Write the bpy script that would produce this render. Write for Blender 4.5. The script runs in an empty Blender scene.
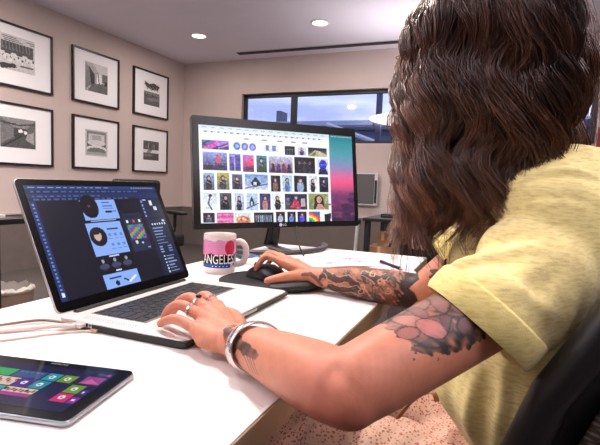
import bpy, bmesh, math, random
import numpy as np
from mathutils import Vector, Matrix

random.seed(7)
rng = np.random.default_rng(11)
S = bpy.context.scene
COL = S.collection

# ------------------------------------------------------------------ camera, world, lights, exposure
cam_data = bpy.data.cameras.new('camera')
cam_data.sensor_width = 36.0
cam_data.lens = 464.62 / 600.0 * 36.0
cam_data.clip_start = 0.02
cam_data.clip_end = 200
cam = bpy.data.objects.new('camera', cam_data)
COL.objects.link(cam)
cam.rotation_mode = 'XYZ'
_head, _pitch, _roll = math.radians(22.663), math.radians(-4.766), math.radians(2.167)
_m = (Matrix.Rotation(_head, 4, 'Z') @ Matrix.Rotation(math.radians(90) + _pitch, 4, 'X') @ Matrix.Rotation(_roll, 4, 'Z'))
cam.matrix_world = Matrix.Translation((0, 0, 0.9811)) @ _m
S.camera = cam

S.view_settings.view_transform = 'Standard'
S.view_settings.look = 'None'
S.view_settings.gamma = 1.0
S.view_settings.use_curve_mapping = False
S.view_settings.exposure = 0.0


def lin(c):
    """sRGB 0..255 -> linear"""
    out = []
    for v in c[:3]:
        v = v / 255.0
        out.append(v / 12.92 if v <= 0.04045 else ((v + 0.055) / 1.055) ** 2.4)
    return tuple(out) + (1.0,)


W = bpy.data.worlds.new('sky')
S.world = W
W.use_nodes = True
_nt = W.node_tree
_nt.nodes.clear()
_o = _nt.nodes.new('ShaderNodeOutputWorld')
_bg = _nt.nodes.new('ShaderNodeBackground')
_tc = _nt.nodes.new('ShaderNodeTexCoord')
_mp = _nt.nodes.new('ShaderNodeMapping')
_mp.inputs['Scale'].default_value = (3.0, 3.0, 14.0)
_ns = _nt.nodes.new('ShaderNodeTexNoise')
_ns.inputs['Scale'].default_value = 1.6
_ns.inputs['Detail'].default_value = 5
_cr = _nt.nodes.new('ShaderNodeValToRGB')
_cr.color_ramp.elements[0].position = 0.38
_cr.color_ramp.elements[0].color = lin((172, 180, 224))
_cr.color_ramp.elements[1].position = 0.68
_cr.color_ramp.elements[1].color = lin((240, 241, 252))
_nt.links.new(_tc.outputs['Generated'], _mp.inputs['Vector'])
_nt.links.new(_mp.outputs['Vector'], _ns.inputs['Vector'])
_nt.links.new(_ns.outputs['Fac'], _cr.inputs['Fac'])
_nt.links.new(_cr.outputs['Color'], _bg.inputs['Color'])
_bg.inputs['Strength'].default_value = 1.55
_nt.links.new(_bg.outputs['Background'], _o.inputs['Surface'])

CEIL = 2.70
# recessed ceiling lamps: (x, y, watts).  The first two are the ones in view.
DOWNLIGHTS = [(-3.393, 4.777, 14.0), (-1.847, 4.768, 14.0), (-3.0, 2.1, 82.0), (-1.0, 1.25, 44.0),
              (0.9, 1.9, 36.0), (-0.7, -0.5, 10.0), (0.95, 4.7, 16.0)]
# saucer pendant lamps: (x, y, z, watts).  The first hangs by the window, the others are added, unseen, to brighten the ceiling.
PENDANTS = [(-0.875, 4.88, 1.69, 14.0), (1.5, 0.4, 1.95, 80.0), (-2.6, -0.6, 1.95, 115.0)]
LAMP_COLOUR = (1.0, 0.88, 0.80)


# ------------------------------------------------------------------ materials
MATS = {}


def mat(name, rgb, rough=0.5, metal=0.0, spec=0.5, noise=0.0, nscale=30.0, bump=0.0, bscale=80.0,
        emit=0.0, coat=0.0, trans=0.0, sheen=0.0, stretch=None):
    if name in MATS:
        return MATS[name]
    m = bpy.data.materials.new(name)
    m.use_nodes = True
    nt = m.node_tree
    b = nt.nodes['Principled BSDF']
    c = lin(rgb)
    b.inputs['Base Color'].default_value = c
    b.inputs['Roughness'].default_value = rough
    b.inputs['Metallic'].default_value = metal
    b.inputs['Specular IOR Level'].default_value = spec
    b.inputs['Coat Weight'].default_value = coat
    b.inputs['Transmission Weight'].default_value = trans
    b.inputs['Sheen Weight'].default_value = sheen
    if emit:
        b.inputs['Emission Color'].default_value = c
        b.inputs['Emission Strength'].default_value = emit
    if noise or bump:
        tc = nt.nodes.new('ShaderNodeTexCoord')
        src = tc.outputs['Object']
        if stretch:
            mp = nt.nodes.new('ShaderNodeMapping')
            mp.inputs['Scale'].default_value = stretch
            nt.links.new(src, mp.inputs['Vector'])
            src = mp.outputs['Vector']
    if noise:
        n = nt.nodes.new('ShaderNodeTexNoise')
        n.inputs['Scale'].default_value = nscale
        n.inputs['Detail'].default_value = 4
        r = nt.nodes.new('ShaderNodeValToRGB')
        r.color_ramp.elements[0].position = 0.3
        r.color_ramp.elements[1].position = 0.7
        r.color_ramp.elements[0].color = tuple(max(0, v * (1 - noise)) for v in c[:3]) + (1,)
        r.color_ramp.elements[1].color = tuple(min(1, v * (1 + noise)) for v in c[:3]) + (1,)
        nt.links.new(src, n.inputs['Vector'])
        nt.links.new(n.outputs['Fac'], r.inputs['Fac'])
        nt.links.new(r.outputs['Color'], b.inputs['Base Color'])
    if bump:
        n2 = nt.nodes.new('ShaderNodeTexNoise')
        n2.inputs['Scale'].default_value = bscale
        n2.inputs['Detail'].default_value = 3
        bp = nt.nodes.new('ShaderNodeBump')
        bp.inputs['Strength'].default_value = bump
        bp.inputs['Distance'].default_value = 0.002
        nt.links.new(src, n2.inputs['Vector'])
        nt.links.new(n2.outputs['Fac'], bp.inputs['Height'])
        nt.links.new(bp.outputs['Normal'], b.inputs['Normal'])
    MATS[name] = m
    return m


def mat_attr(name, rough=0.5, emit=0.0, spec=0.5, attr='paint', coat=0.0, bump=0.0, bscale=80, sss=0.0, aniso=0.0):
    """material whose colour is the colour attribute painted on the mesh"""
    if name in MATS:
        return MATS[name]
    m = bpy.data.materials.new(name)
    m.use_nodes = True
    nt = m.node_tree
    b = nt.nodes['Principled BSDF']
    a = nt.nodes.new('ShaderNodeAttribute')
    a.attribute_name = attr
    b.inputs['Roughness'].default_value = rough
    b.inputs['Specular IOR Level'].default_value = spec
    b.inputs['Coat Weight'].default_value = coat
    b.inputs['Subsurface Weight'].default_value = sss
    b.inputs['Anisotropic'].default_value = aniso
    if sss:
        b.inputs['Subsurface Radius'].default_value = (1.0, 0.35, 0.2)
        b.inputs['Subsurface Scale'].default_value = 0.006
    if emit:
        b.inputs['Base Color'].default_value = (0.01, 0.01, 0.012, 1)
        nt.links.new(a.outputs['Color'], b.inputs['Emission Color'])
        b.inputs['Emission Strength'].default_value = emit
    else:
        nt.links.new(a.outputs['Color'], b.inputs['Base Color'])
    if bump:
        tc = nt.nodes.new('ShaderNodeTexCoord')
        n2 = nt.nodes.new('ShaderNodeTexNoise')
        n2.inputs['Scale'].default_value = bscale
        bp = nt.nodes.new('ShaderNodeBump')
        bp.inputs['Strength'].default_value = bump
        bp.inputs['Distance'].default_value = 0.001
        nt.links.new(tc.outputs['Object'], n2.inputs['Vector'])
        nt.links.new(n2.outputs['Fac'], bp.inputs['Height'])
        nt.links.new(bp.outputs['Normal'], b.inputs['Normal'])
    MATS[name] = m
    return m


# ------------------------------------------------------------------ mesh building
def V(*a):
    return np.array(a, float)


def unit(v):
    v = np.asarray(v, float)
    return v / (np.linalg.norm(v) + 1e-12)


def catmull(pts, n):
    """smooth resampling of rows of pts (any width)"""
    pts = np.asarray(pts, float)
    k = len(pts)
    if k == 2:
        t = np.linspace(0, 1, n)[:, None]
        return pts[0] * (1 - t) + pts[1] * t
    P = np.vstack([2 * pts[0] - pts[1], pts, 2 * pts[-1] - pts[-2]])
    out = []
    for u in np.linspace(0, k - 1, n):
        i = min(int(u), k - 2)
        t = u - i
        p0, p1, p2, p3 = P[i], P[i + 1], P[i + 2], P[i + 3]
        out.append(0.5 * ((2 * p1) + (-p0 + p2) * t + (2 * p0 - 5 * p1 + 4 * p2 - p3) * t * t + (-p0 + 3 * p1 - 3 * p2 + p3) * t ** 3))
    return np.array(out)


class MB:
    """collects shapes, all of which become ONE mesh"""

    def __init__(self):
        self.v, self.f = [], []

    def add(self, verts, faces):
        o = len(self.v)
        self.v += [tuple(map(float, q)) for q in verts]
        self.f += [tuple(i + o for i in fc) for fc in faces]
        return self

    def box(self, c, size, rot=None):
        hx, hy, hz = [s / 2 for s in size]
        vs = [V(x, y, z) for x in (-hx, hx) for y in (-hy, hy) for z in (-hz, hz)]
        if rot is not None:
            R = np.array(rot)
            vs = [R @ q for q in vs]
        vs = [q + np.asarray(c, float) for q in vs]
        return self.add(vs, [(0, 1, 3, 2), (4, 6, 7, 5), (0, 4, 5, 1), (2, 3, 7, 6), (0, 2, 6, 4), (1, 5, 7, 3)])

    def ring_loft(self, rings, cap=True, closed=True):
        n = len(rings[0])
        vs = [q for r in rings for q in r]
        fs = []
        for i in range(len(rings) - 1):
            for j in range(n if closed else n - 1):
                a, b = i * n + j, i * n + (j + 1) % n
                fs.append((a, b, b + n, a + n))
        if cap and closed:
            fs.append(tuple(range(n - 1, -1, -1)))
            fs.append(tuple((len(rings) - 1) * n + j for j in range(n)))
        return self.add(vs, fs)

    def tube(self, path, radii, n=12, up=(0, 0, 1), res=None, cap=True, round_ends=False):
        """path rows xyz; radii float, list, or list of (lateral, vertical)"""
        path = np.asarray(path, float)
        k = len(path)
        if np.isscalar(radii):
            radii = [radii] * k
        rad = np.array([(r, r) if np.isscalar(r) else r for r in radii], float)
        if res:
            d = catmull(np.hstack([path, rad]), res)
            path, rad = d[:, :3], np.maximum(d[:, 3:5], 1e-4)
        tang = np.gradient(path, axis=0)
        if round_ends:
            def cap_rows(p, t, r):
                rows, rr = [], []
                for a in (80, 60, 40, 20):
                    s, c = math.sin(math.radians(a)), math.cos(math.radians(a))
                    rows.append(p + t * s * r.mean())
                    rr.append(r * c)
                return rows, rr
            t0, t1 = -unit(tang[0]), unit(tang[-1])
            a0, b0 = cap_rows(path[0], t0, rad[0])
            a1, b1 = cap_rows(path[-1], t1, rad[-1])
            path = np.vstack([a0, path, a1[::-1]])
            rad = np.vstack([b0, rad, b1[::-1]])
            tang = np.vstack([[-t0] * 4, tang, [t1] * 4])
        rings = []
        up = np.asarray(up, float)
        for p, t, r in zip(path, tang, rad):
            t = unit(t)
            side = np.cross(t, up)
            if np.linalg.norm(side) < 1e-3:
                side = np.cross(t, V(0.3, 1, 0.1))
            side = unit(side)
            u2 = np.cross(side, t)
            rings.append([p + side * r[0] * math.cos(a) + u2 * r[1] * math.sin(a)
                          for a in np.linspace(0, 2 * math.pi, n, endpoint=False)])
        return self.ring_loft(rings, cap)

    def lathe(self, prof, c=(0, 0, 0), n=40, cap=True):
        rings = [[V(c[0] + r * math.cos(a), c[1] + r * math.sin(a), c[2] + z)
                  for a in np.linspace(0, 2 * math.pi, n, endpoint=False)] for r, z in prof]
        return self.ring_loft(rings, cap)

    def ball(self, c, r, n=16, rot=None):
        r = np.array([r] * 3 if np.isscalar(r) else r, float)
        rings = []
        for a in np.linspace(-math.pi / 2 + 0.06, math.pi / 2 - 0.06, n // 2 + 2):
            rg = []
            for b in np.linspace(0, 2 * math.pi, n, endpoint=False):
                q = V(math.cos(a) * math.cos(b), math.cos(a) * math.sin(b), math.sin(a)) * r
                if rot is not None:
                    q = np.array(rot) @ q
                rg.append(q + np.asarray(c, float))
            rings.append(rg)
        return self.ring_loft(rings)

    def prism(self, outline, z0, z1):
        """outline of xy points raised from z0 to z1"""
        return self.ring_loft([[V(x, y, z0) for x, y in outline], [V(x, y, z1) for x, y in outline]])


def round_rect(w, d, r, n=6, cx=0.0, cy=0.0):
    pts = []
    for sx, sy, a0 in ((1, 1, 0), (-1, 1, 90), (-1, -1, 180), (1, -1, 270)):
        for k in range(n + 1):
            a = math.radians(a0 + 90 * k / n)
            pts.append((cx + sx * (w / 2 - r) + r * math.cos(a), cy + sy * (d / 2 - r) + r * math.sin(a)))
    return pts


def link(name, mb, material, parent=None, off=None, smooth=None, bevel=0.0, solid=0.0, sub=0, paint=None):
    me = bpy.data.meshes.new(name)
    vs = np.array(mb.v, float)
    if off is not None:
        vs = vs - np.asarray(off, float)
    me.from_pydata(vs.tolist(), [], mb.f)
    me.update()
    o = bpy.data.objects.new(name, me)
    COL.objects.link(o)
    if material is not None:
        me.materials.append(material)
    if parent is not None:
        o.parent = parent
    bm = bmesh.new()
    bm.from_mesh(me)
    bmesh.ops.recalc_face_normals(bm, faces=bm.faces)
    bm.to_mesh(me)
    bm.free()
    if smooth is not None:
        me.polygons.foreach_set('use_smooth', [True] * len(me.polygons))
        me.set_sharp_from_angle(angle=math.radians(smooth))
    if bevel:
        b = o.modifiers.new('bevel', 'BEVEL')
        b.width = bevel
        b.segments = 3
        b.limit_method = 'ANGLE'
        b.angle_limit = math.radians(50)
    if solid:
        s = o.modifiers.new('solid', 'SOLIDIFY')
        s.thickness = solid
        s.offset = 0
    if sub:
        s = o.modifiers.new('sub', 'SUBSURF')
        s.levels = s.render_levels = sub
    return o


def tag(o, label, cat, group=None, kind=None):
    o['label'] = label
    o['category'] = cat
    if group:
        o['group'] = group
    if kind:
        o['kind'] = kind
    return o


class Thing:
    """an Empty at a thing's base; parts are built in world space and moved under it"""

    def __init__(self, name, label, cat, loc, group=None, rot=None):
        self.o = bpy.data.objects.new(name, None)
        COL.objects.link(self.o)
        self.o.empty_display_size = 0.05
        self.loc = np.asarray(loc, float)
        self.o.location = loc
        self.local = rot is not None
        if rot is not None:
            self.o.rotation_euler = (0, 0, rot)
        tag(self.o, label, cat, group)

    def part(self, name, mb, material, parent=None, label=None, **kw):
        p = link(name, mb, material, parent or self.o, off=None if self.local else self.loc, **kw)
        if label:
            p['label'] = label
        return p


def struct(name, mb, material, **kw):
    o = link(name, mb, material, **kw)
    if kw.get('parent') is None:
        o['kind'] = 'structure'
    return o


def paint_attr(me, cols, domain='POINT', name='paint'):
    a = me.color_attributes.new(name, 'FLOAT_COLOR', domain)
    c = np.ones((len(cols), 4), np.float32)
    c[:, :3] = cols
    a.data.foreach_set('color', c.ravel())


def copy_thing(src, loc=None):
    c = src.copy()
    COL.objects.link(c)
    for ch in src.children:
        d = ch.copy()
        COL.objects.link(d)
        d.parent = c
        for g in ch.children:
            e = g.copy()
            COL.objects.link(e)
            e.parent = d
    if loc is not None:
        c.location = loc
    return c


# ------------------------------------------------------------------ painted panels (screens, prints)
class Canvas:
    """a raster of real printed / displayed content, put on a grid mesh as a colour attribute; u right, v down, 0..1"""

    def __init__(self, w, h, rgb=(255, 255, 255)):
        self.w, self.h = w, h
        self.a = np.zeros((h, w, 3))
        self.a[:] = rgb
        self.U, self.Vv = np.meshgrid((np.arange(w) + .5) / w, (np.arange(h) + .5) / h)

    def put(self, mask, rgb, al=1.0):
        self.a[mask] = self.a[mask] * (1 - al) + np.array(rgb, float) * al

    def rect(self, u0, v0, u1, v1, rgb, al=1.0):
        self.put((self.U >= u0) & (self.U <= u1) & (self.Vv >= v0) & (self.Vv <= v1), rgb, al)

    def oval(self, u, v, ru, rv, rgb, al=1.0):
        self.put(((self.U - u) / ru) ** 2 + ((self.Vv - v) / rv) ** 2 <= 1, rgb, al)

    def poly(self, pts, rgb, al=1.0):
        m = np.zeros_like(self.U, bool)
        j = len(pts) - 1
        for i in range(len(pts)):
            (x0, y0), (x1, y1) = pts[i], pts[j]
            c = (y0 > self.Vv) != (y1 > self.Vv)
            with np.errstate(all='ignore'):
                xx = (x1 - x0) * (self.Vv - y0) / ((y1 - y0) + 1e-12) + x0
            m ^= c & (self.U < xx)
            j = i
        self.put(m, rgb, al)

    def grad(self, u0, v0, u1, v1, stops):
        m = (self.U >= u0) & (self.U <= u1) & (self.Vv >= v0) & (self.Vv <= v1)
        t = (self.Vv - v0) / (v1 - v0)
        ts = [s[0] for s in stops]
        for k in range(3):
            self.a[..., k][m] = np.interp(t[m], ts, [s[1][k] for s in stops])

    def line(self, u0, v0, u1, v1, wd, rgb, al=1.0, asp=1.0):
        d = V((u1 - u0) * asp, v1 - v0)
        L = np.hypot(*d) + 1e-9
        x, y = (self.U - u0) * asp, self.Vv - v0
        t = np.clip((x * d[0] + y * d[1]) / L ** 2, 0, 1)
        self.put(np.hypot(x - t * d[0], y - t * d[1]) < wd / 2, rgb, al)

    def linear(self):
        a = np.clip(self.a, 0, 255) / 255.0
        return np.where(a <= 0.04045, a / 12.92, ((a + 0.055) / 1.055) ** 2.4)


def panel(name, cv, fn, material, parent=None, off=None):
    """grid mesh of a canvas; fn(u, v arrays) -> xyz array"""
    h, w = cv.h, cv.w
    uu, vv = np.meshgrid(np.linspace(0, 1, w + 1), np.linspace(0, 1, h + 1))
    P = fn(uu.ravel(), vv.ravel())
    if off is not None:
        P = P - np.asarray(off, float)
    idx = np.arange((h + 1) * (w + 1)).reshape(h + 1, w + 1)
    q = np.stack([idx[1:, :-1], idx[1:, 1:], idx[:-1, 1:], idx[:-1, :-1]], -1).reshape(-1, 4)
    me = bpy.data.meshes.new(name)
    me.vertices.add(len(P))
    me.vertices.foreach_set('co', P.ravel())
    me.loops.add(q.size)
    me.loops.foreach_set('vertex_index', q.ravel().astype(np.int32))
    me.polygons.add(len(q))
    me.polygons.foreach_set('loop_start', np.arange(0, q.size, 4, dtype=np.int32))
    me.update(calc_edges=True)
    me.validate()
    paint_attr(me, np.repeat(cv.linear().reshape(-1, 3), 4, axis=0), 'CORNER')
    me.materials.append(material)
    o = bpy.data.objects.new(name, me)
    COL.objects.link(o)
    if parent is not None:
        o.parent = parent
    return o


def text_mb(body, size, fn, depth=0.0):
    """lettering as mesh; fn maps flat xyz (n,3) -> xyz"""
    cu = bpy.data.curves.new('lettering', 'FONT')
    cu.body = body
    cu.size = size
    cu.extrude = depth
    cu.align_x = 'CENTER'
    cu.align_y = 'CENTER'
    cu.resolution_u = 3
    ob = bpy.data.objects.new('lettering', cu)
    COL.objects.link(ob)
    dg = bpy.context.evaluated_depsgraph_get()
    me = bpy.data.meshes.new_from_object(ob.evaluated_get(dg))
    co = np.array([v.co[:] for v in me.vertices])
    fs = [tuple(p.vertices) for p in me.polygons]
    bpy.data.objects.remove(ob)
    bpy.data.curves.remove(cu)
    bpy.data.meshes.remove(me)
    mb = MB()
    mb.add(fn(co), fs)
    return mb
# ------------------------------------------------------------------ room shell
XL, XR, YF, YN = -4.428, 2.6, 5.886, -2.6
wallm = mat('wall_paint', (202, 186, 181), 0.85, spec=0.2, noise=0.03, nscale=3, bump=0.08, bscale=220)
ceilm = mat('ceiling_paint', (230, 225, 236), 0.9, spec=0.2, noise=0.02, nscale=2, bump=0.05, bscale=200)
floorm = mat('carpet', (88, 82, 80), 0.95, spec=0.1, noise=0.25, nscale=160, bump=0.5, bscale=300)
dadom = mat('dado_panel', (112, 102, 98), 0.8, spec=0.2, noise=0.06, nscale=8, bump=0.06, bscale=90)
railm = mat('dado_rail', (190, 178, 172), 0.6)
T = 0.16


def slab(x0, x1, y0, y1, z0, z1, mb=None):
    mb = mb or MB()
    return mb.box(((x0 + x1) / 2, (y0 + y1) / 2, (z0 + z1) / 2), (x1 - x0, y1 - y0, z1 - z0))


struct('floor', slab(XL - T, XR + T, YN - T, YF + T, -0.1, 0), floorm)
WX0, WX1, WZ0, WZ1 = -3.43, 0.95, 1.53, 2.222
struct('wall_left', slab(XL - T, XL, YN, YF + T, 0, CEIL), wallm)
darkwall = mat('unseen_wall_darkened', (104, 94, 90), 0.85, spec=0.2, noise=0.03, nscale=3)  # unseen walls, darkened to keep bounced light off the camera side
struct('wall_right', slab(XR, XR + T, YN, YF + T, 0, CEIL), darkwall)
struct('wall_front', slab(XL - T, XR + T, YN - T, YN, 0, CEIL), darkwall)
mb = MB()
slab(XL, WX0, YF, YF + T, 0, CEIL, mb)
slab(WX1, XR, YF, YF + T, 0, CEIL, mb)
slab(WX0, WX1, YF, YF + T, 0, WZ0, mb)
slab(WX0, WX1, YF, YF + T, WZ1, CEIL, mb)
struct('wall_back', mb, wallm)

# ceiling: open round holes are only lamp recesses, so one slab above shallow lamp trims is enough
struct('ceiling', slab(XL - T, XR + T, YN - T, YF + T, CEIL, CEIL + 0.12), ceilm)

mb = MB()
slab(XL, XL + 0.012, YN, YF, 0, 0.565, mb)
struct('trim_1', mb, dadom)
struct('trim_2', slab(XL + 0.012, XR, YF - 0.012, YF, 0, 0.565), dadom)
mb = MB()
slab(XL, XL + 0.022, YN, YF, 0.565, 0.59, mb)
struct('trim_3', mb, railm, bevel=0.004)
struct('trim_4', slab(XL + 0.022, XR, YF - 0.022, YF, 0.565, 0.59), railm, bevel=0.004)

# window: dark metal frame set back in the reveal
framem = mat('window_metal', (38, 40, 48), 0.45, metal=0.3)
glassm = bpy.data.materials.new('window_glass')
glassm.use_nodes = True
nt = glassm.node_tree
nt.nodes.clear()
o_ = nt.nodes.new('ShaderNodeOutputMaterial')
tr = nt.nodes.new('ShaderNodeBsdfTransparent')
tr.inputs['Color'].default_value = (0.86, 0.9, 0.97, 1)
gl = nt.nodes.new('ShaderNodeBsdfGlossy')
gl.inputs['Roughness'].default_value = 0.03
fr = nt.nodes.new('ShaderNodeFresnel')
fr.inputs['IOR'].default_value = 1.45
mx = nt.nodes.new('ShaderNodeMixShader')
nt.links.new(fr.outputs['Fac'], mx.inputs['Fac'])
nt.links.new(tr.outputs['BSDF'], mx.inputs[1])
nt.links.new(gl.outputs['BSDF'], mx.inputs[2])
nt.links.new(mx.outputs['Shader'], o_.inputs['Surface'])
win = bpy.data.objects.new('window_1', None)
COL.objects.link(win)
win.location = ((WX0 + WX1) / 2, YF + 0.09, WZ0)
win['kind'] = 'structure'
wl = win.location[:]
fy0, fy1 = YF + 0.06, YF + 0.11
mb = MB()
slab(WX0, WX1, fy0, fy1, WZ1 - 0.05, WZ1 - 0.0, mb)
slab(WX0, WX1, fy0, fy1, WZ0, WZ0 + 0.035, mb)
slab(WX0, WX0 + 0.045, fy0, fy1, WZ0, WZ1, mb)
slab(WX1 - 0.045, WX1, fy0, fy1, WZ0, WZ1, mb)
link('window_frame', mb, framem, win, off=wl)
for x in (-2.645, -1.235, 0.0):
    link('mullion', slab(x - 0.04, x + 0.04, fy0, fy1, WZ0 + 0.035, WZ1 - 0.05), framem, win, off=wl)
xs = [WX0 + 0.045, -2.685, -2.605, -1.275, -1.195, -0.04, 0.04, WX1 - 0.045]
for i in range(0, 8, 2):
    link('pane', slab(xs[i], xs[i + 1], YF + 0.083, YF + 0.088, WZ0 + 0.035, WZ1 - 0.05), glassm, win, off=wl)

# ------------------------------------------------------------------ outside the window
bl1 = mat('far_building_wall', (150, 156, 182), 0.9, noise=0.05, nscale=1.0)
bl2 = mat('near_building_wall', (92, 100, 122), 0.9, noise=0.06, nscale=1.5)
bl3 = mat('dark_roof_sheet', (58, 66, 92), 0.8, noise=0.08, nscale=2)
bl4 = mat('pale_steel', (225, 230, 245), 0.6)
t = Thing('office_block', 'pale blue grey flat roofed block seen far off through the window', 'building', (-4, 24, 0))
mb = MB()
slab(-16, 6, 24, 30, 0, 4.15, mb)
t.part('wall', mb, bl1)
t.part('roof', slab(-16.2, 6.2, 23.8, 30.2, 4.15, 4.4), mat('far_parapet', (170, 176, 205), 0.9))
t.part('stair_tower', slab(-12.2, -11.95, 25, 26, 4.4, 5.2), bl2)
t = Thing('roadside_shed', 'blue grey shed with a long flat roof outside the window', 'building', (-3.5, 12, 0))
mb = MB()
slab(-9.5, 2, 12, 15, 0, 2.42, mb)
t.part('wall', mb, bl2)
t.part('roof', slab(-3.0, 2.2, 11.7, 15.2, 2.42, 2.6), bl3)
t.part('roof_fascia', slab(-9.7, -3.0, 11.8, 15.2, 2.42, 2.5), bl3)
t = Thing('carport', 'pale steel canopy with sloping beams outside the window', 'canopy', (-1.8, 7.6, 0))
for x0, z0, x1, z1 in ((-2.75, 2.02, -1.35, 1.52), (-2.35, 1.75, -1.75, 1.5)):
    mb = MB()
    mb.tube([V(x0, 7.6, z0), V(x1, 7.6, z1)], [(0.025, 0.035)] * 2, n=4)
    t.part('beam', mb, bl4)
mb = MB()
mb.add([V(-2.7, 7.7, 1.93), V(-1.45, 7.7, 1.48), V(-0.2, 9.2, 1.5), V(-0.6, 9.2, 1.95), V(-2.7, 7.7, 1.89), V(-1.45, 7.7, 1.44), V(-0.2, 9.2, 1.46), V(-0.6, 9.2, 1.91)],
       [(0, 1, 2, 3), (7, 6, 5, 4), (0, 4, 5, 1), (1, 5, 6, 2), (2, 6, 7, 3), (3, 7, 4, 0)])
t.part('roof_sheet', mb, bl3)
for x, y, z in ((-1.62, 7.6, 1.6), (-1.4, 7.9, 1.5), (-0.62, 9.15, 1.9)):
    t.part('post', slab(x - 0.04, x + 0.04, y - 0.04, y + 0.04, 0, z), bl3)
t = Thing('lamp_post', 'slim grey post standing outside behind the hanging lamp', 'post', (-1.75, 7.2, 0))
mb = MB()
slab(-1.80, -1.72, 7.2, 7.28, 0, 2.75, mb)
t.part('pole', mb, mat('grey_post', (84, 92, 120), 0.7))
g = slab(-30, 30, YF + T + 0.05, 60, -0.3, -0.05)
o = link('ground_outside', g, mat('tarmac', (120, 124, 140), 0.95, noise=0.1, nscale=2))
o['kind'] = 'structure'

# ------------------------------------------------------------------ ceiling fittings
whitem = mat('white_enamel', (240, 238, 236), 0.4)
lampm = mat('lamp_glow', (255, 246, 236), 0.5, emit=6.0)
DL_LABEL = ['round recessed ceiling lamp nearer the framed pictures', 'round recessed ceiling lamp nearer the dark slot vent and the woman',
            'recessed ceiling lamp by the picture wall, behind the camera view', 'recessed ceiling lamp right above the white desk',
            'recessed ceiling lamp over the seated woman', 'recessed ceiling lamp behind the photographer', 'recessed ceiling lamp at the back, hidden by the hair']
for (x, y, wt), lb in zip(DOWNLIGHTS, DL_LABEL):
    t = Thing('ceiling_lamp', lb, 'lamp', (x, y, CEIL), 'recessed ceiling lamps')
    mb = MB()
    mb.lathe([(0.105, 0), (0.105, -0.006), (0.098, -0.011), (0.082, -0.011), (0.078, -0.002), (0.078, 0)], (x, y, CEIL), 40, cap=False)
    t.part('trim_ring', mb, whitem, smooth=40)
    mb = MB()
    mb.lathe([(0.0005, -0.0035), (0.078, -0.003), (0.078, -0.0005), (0.0005, -0.0005)], (x, y, CEIL), 40)
    t.part('diffuser', mb, lampm)
    ld = bpy.data.lights.new('lamp_light', 'AREA')
    ld.shape = 'DISK'
    ld.size = 0.16
    ld.energy = wt
    ld.color = LAMP_COLOUR
    lo = bpy.data.objects.new('lamp_light', ld)
    COL.objects.link(lo)
    lo.parent = t.o
    lo.location = (0, 0, -0.02)

t = Thing('slot_vent', 'long dark slot vent let into the ceiling above the window', 'vent', (-2.2, 5.61, CEIL))
_a = math.atan2(0.056, 2.227)
R_ = [[math.cos(_a), -math.sin(_a), 0], [math.sin(_a), math.cos(_a), 0], [0, 0, 1]]
mb = MB()
mb.box((-1.95, 5.617, CEIL - 0.006), (2.75, 0.075, 0.012), R_)
t.part('slot', mb, mat('vent_dark', (30, 30, 38), 0.6))
mb = MB()
for dy in (-0.035, 0.035):
    mb.box((-1.95, 5.617 + dy * 1.5, CEIL - 0.001), (2.78, 0.03, 0.002), R_)
t.part('flange', mb, mat('vent_flange', (180, 176, 182), 0.5))

PL_LABEL = ['white saucer shaped lamp hanging in front of the window', 'added white saucer lamp behind the woman, unseen, brightening the ceiling',
            'added white saucer lamp by the picture wall, unseen, brightening the ceiling']
for (LPX, LPY, LPZ, wt), lb in zip(PENDANTS, PL_LABEL):
    t = Thing('pendant_lamp', lb, 'lamp', (LPX, LPY, CEIL))
    mb = MB()
    mb.lathe([(0.001, 0.062), (0.05, 0.060), (0.2, 0.042), (0.33, 0.016), (0.40, -0.004), (0.405, -0.012), (0.39, -0.022), (0.3, -0.045), (0.15, -0.058), (0.001, -0.062)], (LPX, LPY, LPZ), 48)
    t.part('shade', mb, mat('lamp_shade_white', (252, 246, 236), 0.5, emit=1.1), smooth=60)
    mb = MB()
    mb.tube([V(LPX, LPY, LPZ + 0.06), V(LPX, LPY, CEIL)], 0.004, n=8)
    t.part('cord', mb, mat('black_plastic', (18, 18, 20), 0.45))
    mb = MB()
    mb.lathe([(0.001, -0.025), (0.05, -0.025), (0.055, 0), (0.001, 0)], (LPX, LPY, CEIL), 24)
    t.part('canopy', mb, whitem, smooth=40)
    for dz, k in ((0.075, .85), (-0.075, .15)):
        ld = bpy.data.lights.new('lamp_light', 'AREA')
        ld.shape = 'DISK'
        ld.size = 0.7
        ld.energy = wt * k
        ld.color = (0.98, 0.92, 0.97)
        lo = bpy.data.objects.new('lamp_light', ld)
        COL.objects.link(lo)
        lo.parent = t.o
        lo.location = (0, 0, LPZ - CEIL + dz)
        if dz > 0:
            lo.rotation_euler = (math.pi, 0, 0)

# ------------------------------------------------------------------ framed pictures on the left wall
U = 0.603
FX = XL
fy, fz = 4.834 * U, 0.9811 + 2.384 * U
FW, FH, GX, GZ = 1.145 * U, U, 0.419 * U, 0.251 * U
pframe = mat('picture_frame_black', (26, 22, 22), 0.4)
matm = mat('picture_mount', (246, 246, 250), 0.7)
printm = mat_attr('picture_print', 0.35)


def tone(x):
    return (x, x, x * 1.01)


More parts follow.
